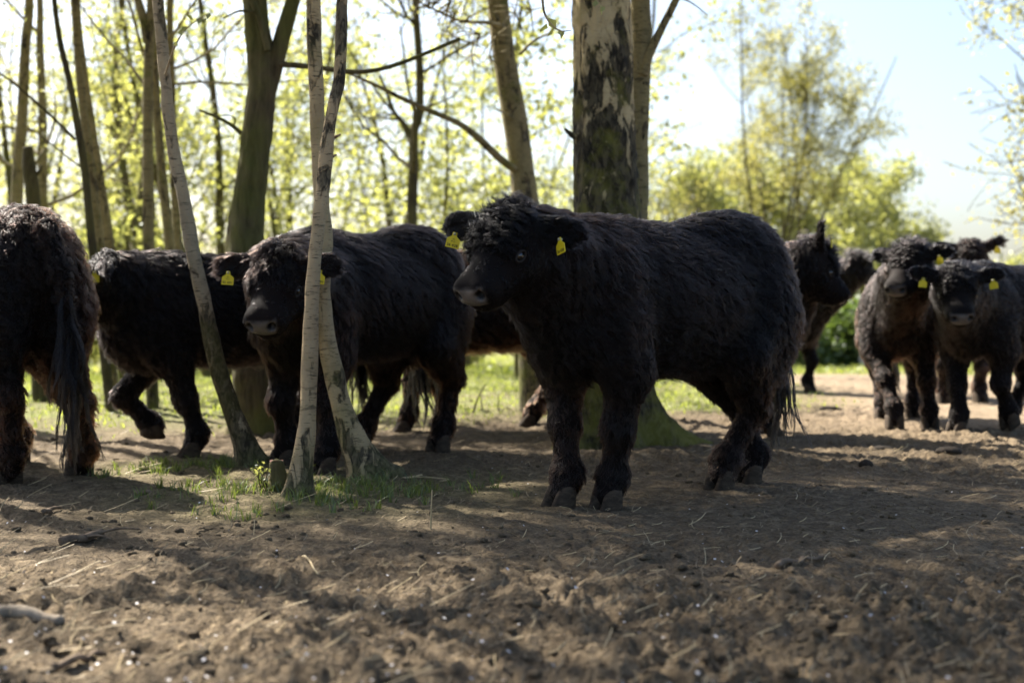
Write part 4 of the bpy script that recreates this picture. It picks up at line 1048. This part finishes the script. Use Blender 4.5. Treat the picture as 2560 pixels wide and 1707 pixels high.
    # eyes
    for y in (1, -1):
        e = add('eye', EYE, parent=root, loc=tuple(eye_c[y]))
        a = np.linspace(0, 2 * math.pi, 16, endpoint=False); Vv = []; Ff = []
        ou = unit(l * y + f * 0.25 + u * 0.1); t1 = unit(f - (f @ ou) * ou); t2 = np.cross(ou, t1)
        for i in range(16):
            cc = t1 * math.cos(a[i]) * 0.0235 + t2 * math.sin(a[i]) * 0.0155 + ou * 0.0135
            dd = unit(t1 * math.cos(a[i]) + t2 * math.sin(a[i]))
            for j in range(6):
                b_ = 2 * math.pi * j / 6; Vv.append(cc + (dd * math.cos(b_) + ou * math.sin(b_)) * 0.0050)
        for i in range(16):
            for j in range(6): Ff.append((i * 6 + j, ((i + 1) % 16) * 6 + j, ((i + 1) % 16) * 6 + (j + 1) % 6, i * 6 + (j + 1) % 6))
        add('eyelid', mesh_np('eyelid', np.array(Vv), np.array(Ff), M_LID), parent=e)
    # hooves
    for q, toe, flat, ankle in legs:
        hf_ = add('hoof', HOOF, parent=root)
        z = np.array([0, 0, 1.0]) if flat else unit(unit(ankle - q) - (unit(ankle - q) @ toe) * toe)
        x = unit(toe - (toe @ z) * z); yv = np.cross(z, x)
        Mx = Matrix([[x[i], yv[i], z[i], (q - (z * 0.0 if flat else toe * 0.02))[i]] for i in range(3)] + [[0, 0, 0, 1]])
        hf_.matrix_local = Mx
    # ear tags
    for i, tg in enumerate(tags):
        if tg is None: continue
        c, e, fn, w_ = ear_c[i]
        t = add('ear_tag', TAG, parent=root)
        R_ = Euler((0, 0, 0)).to_matrix().to_4x4()
        Mz = Matrix.Rotation(rad(tag_yaw[i] - rz), 4, 'Z') @ Matrix.Rotation(rad(tag_roll[i]), 4, 'Y')
        ps = c + fn * 0.058 + e * 0.014 + np.array([0, 0, -0.052])
        t.matrix_local = Matrix.Translation(Vector(ps)) @ Mz @ Matrix.Scale(0.78, 4)
        add('pin', PIN, parent=t)
        if tg:
            for j, (txt, sz_, zz) in enumerate(tg):
                tx = add('number', text_mesh(txt, sz_), parent=t)
                tx.matrix_local = Matrix.Translation((0, -0.0026, zz)) @ Matrix.Rotation(rad(90), 4, 'X')
    return root
def gz_land(x, y): return float(land(np.array([float(x)]), np.array([float(y)]))[0])
def G(px, py): return tuple(on_ground(px, py))
def body_at(front, back, s):
    """origin between the feet and heading from the mid points of the front and hind feet"""
    fr = np.array(front); bk = np.array(back); d = unit(fr - bk); o = (fr + bk) / 2 + d * 0.03
    return tuple(o), math.degrees(math.atan2(d[1], d[0]))
def std_feet(o, rz, s, fx=(0.42, 0.42), bx=(-0.46, -0.46), w=0.14):
    c, q = math.cos(rad(rz)), math.sin(rad(rz)); out = []
    for x, y in ((fx[0], w), (fx[1], -w), (bx[0], w), (bx[1], -w)):
        out.append((o[0] + s * (x * c - y * q), o[1] + s * (x * q + y * c)))
    return out
NUM = lambda t: [(t, 0.0172, -0.024), ('DE', 0.0075, 0.004), ('09 53', 0.0075, -0.006)]

# the central cow, in focus
ft = [G(1518, 1264), G(1402, 1262), G(1802, 1222), G(1872, 1206)]
o, rz = body_at(((ft[0][0] + ft[1][0]) / 2, (ft[0][1] + ft[1][1]) / 2), ((ft[2][0] + ft[3][0]) / 2, (ft[2][1] + ft[3][1]) / 2), 1.06)
cow('largest shaggy black cow in the centre, curly head turned to the camera', o, rz, 1.06, ft, at(1258, 518, 5.22), (-0.62, -0.78), 46, locks=15000, per=10, hr=0.0010, seed=11, curl=1.15, brown=0.34, h=0.010,
    ears=((-0.12, -0.55), (0.12, 0.05)), tags=([('36 428', 0.0172, -0.024)], NUM('36 428')), tag_yaw=(-58, -8), tag_roll=(-14, 14), rump=0.045, top_tuft=0.0, forelock=0.95, hl=0.85,
    tail=[(-0.66, 0, 0.98), (-0.735, 0.01, 0.82), (-0.74, 0.04, 0.62), (-0.72, 0.07, 0.45)])

# cow looking through the birches
ft = [G(806, 1180), G(728, 1150), G(1098, 1126), G(940, 1108)]
o = (-0.80, 7.48); rz = 180 + 58
cow('black cow facing the camera with straight forelock and numbered tag, seen through the thin birches', o, rz, 1.10, [G(806, 1180), (-1.17, 7.25), G(1096, 1126), (-0.86, 8.05)], at(690, 622, 6.42), (-0.22, -0.97), 50, locks=11500, per=9, hr=0.0012, seed=12, curl=0.22, brown=0.40, h=0.011,
    ears=((0.02, 0.05), (0.0, 0.05)), tags=([('82 691', 0.0172, -0.024)], NUM('82 691')), tag_yaw=(10, 2), tag_roll=(8, 4), rump=0.05, top_tuft=0.0, forelock=1.0, hl=0.85,
    tail=[(-0.70, 0, 0.98), (-0.775, -0.03, 0.82), (-0.74, -0.10, 0.62), (-0.68, -0.16, 0.46)])

# rump at the left edge
o = (-2.61, 7.0); rz = 131
cow('big dark cow at the left edge seen from behind, brown tinged shaggy rump', o, rz, 1.13, [(-2.95, 7.35), (-2.60, 7.45), G(15, 1198), G(196, 1172)], (-3.35, 7.85, 1.18), (-0.6, 0.8), 45, locks=11000, per=9, hr=0.0013, seed=13, curl=1.9, brown=0.52, h=0.015, rump=0.04,
    tail=[(-0.70, 0, 0.98), (-0.775, -0.02, 0.82), (-0.78, -0.06, 0.62), (-0.77, -0.09, 0.42)])

# walking cow behind, head hidden by the rump
o = (-1.62, 8.05); rz = 180 + 24
cw, sw = math.cos(rad(rz)), math.sin(rad(rz))
cow('walking black cow in side view behind the leaning birch, head hidden by the rump cow', o, rz, 1.03, [G(478, 1134), (-2.2, 7.6), (-1.20, 8.20), (-1.35, 8.45)], (-2.22, 7.64, 1.07), (-0.95, -0.1), 52, locks=7500, per=8, hr=0.0014, seed=14, curl=1.3, brown=0.28, h=0.017,
    ears=((0.05, -0.3), (0.15, -0.1)), tags=([], None), tag_yaw=(10, 0), rump=0.03, forelock=0.3, top_tuft=0.0,
    lifted={1: dict(knee=(0.53, -0.15, 0.29), ankle=(0.40, -0.15, 0.15), hoof=(0.345, -0.15, 0.095), toe=(-0.5, 0, -0.87))})

# cow crossing behind, between the two front cows
o = (-0.22, 9.62); rz = 180 + 8
cow('brownish black cow crossing behind, its belly and legs showing between the two nearest cows', o, rz, 1.12, [(-0.72, 9.42), (-0.5, 9.85), (0.30, 9.58), (0.12, 9.85)], (-1.06, 9.45, 1.0), (-0.9, -0.3), 55, locks=5500, per=7, hr=0.0017, seed=15, curl=1.2, brown=0.6, h=0.018)

# head in profile to the right of the central cow
o = (1.14, 8.98); rz = -4
cow('black cow behind the central cow\'s rump, head in profile facing right with one ear up', o, rz, 1.06, std_feet(o, rz, 1.06, (0.40, 0.46), (-0.40, -0.50)), at(2050, 606, 8.6), (0.98, 0.18), 52, locks=7000, per=8, hr=0.0015, seed=16, curl=1.4, brown=0.35, h=0.016,
    ears=((0.25, -0.5), (1.12, -0.1)), tags=(None, []), tag_yaw=(0, 70), tag_roll=(0, -8), top_tuft=0.03, forelock=0.8)

# farther cow beyond it
o = (2.66, 14.75); rz = -58
cow('distant cow beyond the head in profile, legs apart on sunlit ground', o, rz, 1.06, std_feet(o, rz, 1.06, (0.42, 0.36), (-0.46, -0.40), 0.15), at(2138, 632, 13.9), (0.75, 0.45), 25, locks=4000, per=7, hr=0.0022, seed=17, curl=1.2, brown=0.22, h=0.02, hl=0.7)

# curly topped cow on the right, face turned left
o = (2.74, 10.12); rz = -103
cow('rusty brown chested cow with a curly black head turned left, right of the field gap', o, rz, 1.03, [(2.80, 9.52), (2.52, 9.36), (2.98, 10.55), (2.74, 10.5)], at(2270, 608, 9.0), (-0.62, -0.78), 42, locks=10000, per=8, hr=0.0012, seed=18, curl=1.3, brown=0.44, h=0.016, hl=0.65,
    ears=((0.15, -0.1), (0.05, -0.2)), tags=([], None), tag_yaw=(-60, 0), tag_roll=(-15, 0), top_tuft=0.05)

# young cow looking at the camera at the right edge
o = (3.30, 9.42); rz = 180 + 40
cow('young black cow at the right edge looking into the camera with two yellow tags', o, rz, 1.02, [(3.10, 8.93), G(2392, 1083), (3.62, 9.55), (3.45, 9.85)], at(2392, 664, 8.42), (-0.14, -0.99), 47, locks=10000, per=8, hr=0.0012, seed=19, curl=1.0, brown=0.26, h=0.014, hl=0.62,
    ears=((0.12, 0.05), (0.22, 0.05)), tags=([], []), tag_yaw=(-35, 5), tag_roll=(-10, 6), top_tuft=0.0, forelock=0.75,
    lifted={0: dict(knee=(0.36, 0.15, 0.30), ankle=(0.27, 0.15, 0.14), hoof=(0.26, 0.15, 0.045), toe=(0.75, 0, -0.55))})

# cow farthest right whose ears show over the young one's back
o = (4.0, 13.0); rz = -94
cow('cow behind the young one, only its raised ears and poll showing over the back', o, rz, 1.13, std_feet(o, rz, 1.13), at(2425, 600, 12.3), (-0.1, -0.99), 45, locks=4000, per=7, hr=0.0020, seed=20, curl=1.0, brown=0.5, h=0.018,
    ears=((0.42, 0.0), (0.12, 0.0)), tags=([], []), tag_yaw=(0, 0), top_tuft=0.0, forelock=0.5)

# ------------------------------------------------------------------ small things on the ground
def stick(name, label, p0, p1, r0, r1, mat, seed, cat='branch', bend=0.03, side=()):
    rr = np.random.default_rng(seed); p0 = np.array(p0); p1 = np.array(p1); n = 6
    pts = []
    for i in range(n):
        t = i / (n - 1); x, y = p0 + (p1 - p0) * t + rr.normal(0, bend, 2) * (0 < i < n - 1) * np.linalg.norm(p1 - p0)
        pts.append((x, y, gz(x, y) + (r0 + (r1 - r0) * t) * 0.6 + 0.006))
    pts = np.array(pts); c = pts.mean(0); tb = Tubes()
    tb.tube(np.concatenate([[pts[0] - (pts[1] - pts[0]) * 0.001], smooth_path(pts, 26)]), np.concatenate([[0.002], np.linspace(r0, r1, 26)]), 12, 0.22, seed, freq=18)
    for t, d, L in side:
        i = int(t * 5); q = pts[i]; tb.tube(smooth_path([q, q + np.array(d) * L * 0.5 + np.array([0, 0, 0.01]), q + np.array(d) * L], 8), np.linspace(r0 * 0.35, 0.002, 8), 6)
    add(name, tb.mesh(name, mat, tuple(c)), label=label, cat=cat, loc=tuple(c))
M_TWIG = mat_simple('weathered_wood', (0.15, 0.108, 0.072), 0.85, 0.5, 30, 0.004, 0.2, (1, 1, 1))
stick('fallen_branch', 'short thick brown branch lying on the earth at lower left', G(150, 1362), G(252, 1344), 0.017, 0.012, M_TWIG, 1, side=((0.8, (0.9, 0.25, 0.08), 0.16), (0.6, (0.8, -0.3, 0.02), 0.12)))
stick('fallen_branch', 'pale thick birch log cut by the left picture edge', G(-60, 1556), G(150, 1572), 0.022, 0.014, mat_simple('pale_log', (0.24, 0.195, 0.14), 0.9, 0.5, 26, 0.008), 2, bend=0.006)
stick('fallen_branch', 'small grey stick lying left of the twin birches', G(335, 1228), G(372, 1232), 0.010, 0.008, M_TWIG, 3)
stick('fallen_branch', 'short dark stick on bare earth under the rump cow', G(105, 1278), G(150, 1262), 0.010, 0.006, M_TWIG, 4)
stick('fallen_branch', 'bark covered slab of wood right of centre on the open earth', G(1945, 1425), G(2058, 1398), 0.010, 0.005, M_TWIG, 5)
stick('fallen_branch', 'blurred dark stick near the bottom left corner', G(130, 1668), G(260, 1636), 0.010, 0.006, M_TWIG, 6)
stick('bent_stalk', 'pale bent stalk lying in the middle foreground', G(745, 1410), G(795, 1444), 0.0042, 0.003, M_STRAW, 7, 'stalk')
stick('bent_stalk', 'thin pale stalk curved beside the grass tufts', G(1055, 1198), G(1100, 1210), 0.004, 0.003, M_STRAW, 8, 'stalk', 0.25)
# upright dry stalks
def stalk(label, px, py, h, lean, seed, mat, r0=0.004):
    x, y = G(px, py); z = gz(x, y); tb = Tubes(); P = smooth_path([(x, y, z - 0.01), (x + lean[0] * h * 0.4, y + lean[1] * h * 0.4, z + h * 0.5), (x + lean[0] * h, y + lean[1] * h, z + h)], 10)
    tb.tube(P, np.linspace(r0, r0 * 0.5, 10), 6); 
    add('dry_stalk', tb.mesh('dry_stalk', mat, (x, y, z)), label=label, cat='stalk', loc=(x, y, z))
stalk('tallest dark dry stalk leaning right in the grass between the cows', 1180, 1030, 0.245, (0.42, 0), 1, M_BARK_DARK, 0.009)
stalk('short dark stalk right of the tallest stalk', 1205, 1028, 0.11, (-0.1, 0), 2, M_BARK_DARK, 0.006)
stalk('thin upright stalk close to the central cow\'s legs in the grass', 1246, 1030, 0.13, (0.02, 0), 3, M_BARK_DARK, 0.006)
stalk('pale straw standing upright in front of the twin birches', 1076, 1322, 0.14, (0.04, 0), 4, M_STRAW, 0.0035)
stalk('pale upright straw at the mossy root of the stout birch', 1684, 1108, 0.085, (0.08, 0), 5, M_STRAW, 0.003)
# stump
x, y = G(690, 1232); z = gz(x, y); tb = Tubes()
P = smooth_path([(x + 0.015, y, z - 0.03), (x + 0.008, y, z + 0.05), (x, y, z + 0.125)], 18)
tb.tube(P, np.linspace(0.042, 0.032, 18), 18, 0.16, 5, freq=22, plate=0.002)
st = add('tree_stump', None, label='small cut stump at the foot of the twin birches', cat='stump', loc=(x, y, z))
add('bark', tb.mesh('bark', M_BARK, (x, y, z)), parent=st)
a = np.linspace(0, 2 * math.pi, 16, endpoint=False); Vt = np.concatenate([[[x, y, z + 0.133]], np.stack([x + np.cos(a) * 0.029, y + np.sin(a) * 0.029, z + 0.130 + 0.004 * np.sin(a * 3)], -1)]) - np.array([x, y, z])
add('cut_top', mesh_np('cut_top', Vt, np.array([[0, i + 1, (i + 1) % 16 + 1] for i in range(16)]), mat_simple('cut_wood', (0.20, 0.10, 0.07), 0.85, 0.4, 60, 0.002)), parent=st)
rs = np.random.default_rng(9); tb = Tubes(); lv = []
for k in range(9):
    q = np.array([x - 0.04 + rs.normal(0, 0.02), y - 0.02, z]); d = unit(np.array([rs.normal(-0.25, 0.3), rs.normal(0, 0.3), 1.0])); tb.tube(smooth_path([q, q + d * 0.06, q + d * 0.12 + np.array([rs.normal(0, 0.02), 0, 0])], 6), np.linspace(0.0022, 0.001, 6), 4)
    lv.append(q + d * rs.uniform(0.05, 0.13, (4, 1)) + rs.normal(0, 0.008, (4, 3)))
sh = add('leafy_shoots', None, label='little cluster of sprouting twigs with fresh leaves beside the stump', cat='shoots', loc=(x, y, z))
add('stem', tb.mesh('stem', M_BARK_DARK, (x, y, z)), parent=sh); add('leaves', leaf_mesh('leaves', np.concatenate(lv), 0.022, M_LEAF, (x, y, z), rs), parent=sh)
# dung pats
M_DUNG = mat_simple('wet_dung', (0.034, 0.026, 0.019), 0.85, 0.5, 25, 0.02, 0.15)
for k, (px, py, rr_, lb) in enumerate(((2215, 1122, 0.11, 'wet dark cow pat on the sunlit ground below the right cows'), (2075, 1020, 0.13, 'bluish wet cow pat in the shade streak behind the central cow\'s tail'), (2370, 1138, 0.10, 'dark lumpy cow pat nearest the right picture edge'), (2165, 1170, 0.06, 'small wet pat, nearest of the dung pats'))):
    x, y = G(px, py); rr_ *= 0.7; V = ICO2_V * np.array([rr_, rr_ * 0.8, 0.028]); V = V * (1 + 0.35 * fbm(V * 18 + k * 7, 3, 60 + k)[:, None]); V[:, 2] = np.maximum(V[:, 2], -0.01)
    add('cow_pat', mesh_np('cow_pat', V, ICO2_F, M_DUNG), label=lb, cat='dung', loc=(x, y, gz(x, y) + 0.008), group='dung pats on the right ground')
# fence post at the far field edge
d = 38.0; x = (2155 - 1280) / FPX * d; z = gz_land(x, d)
tb = Tubes(); tb.tube([(x, d, z - 0.05), (x, d, z + 0.4), (x, d, z + 0.83)], [0.07, 0.068, 0.066], 10, 0.05, 3)
fp = add('fence_post', None, label='pale grey post at the far field edge', cat='post', loc=(x, d, z))
add('shaft', tb.mesh('shaft', mat_simple('grey_post', (0.42, 0.45, 0.48), 0.7, 0.2, 12), (x, d, z)), parent=fp)
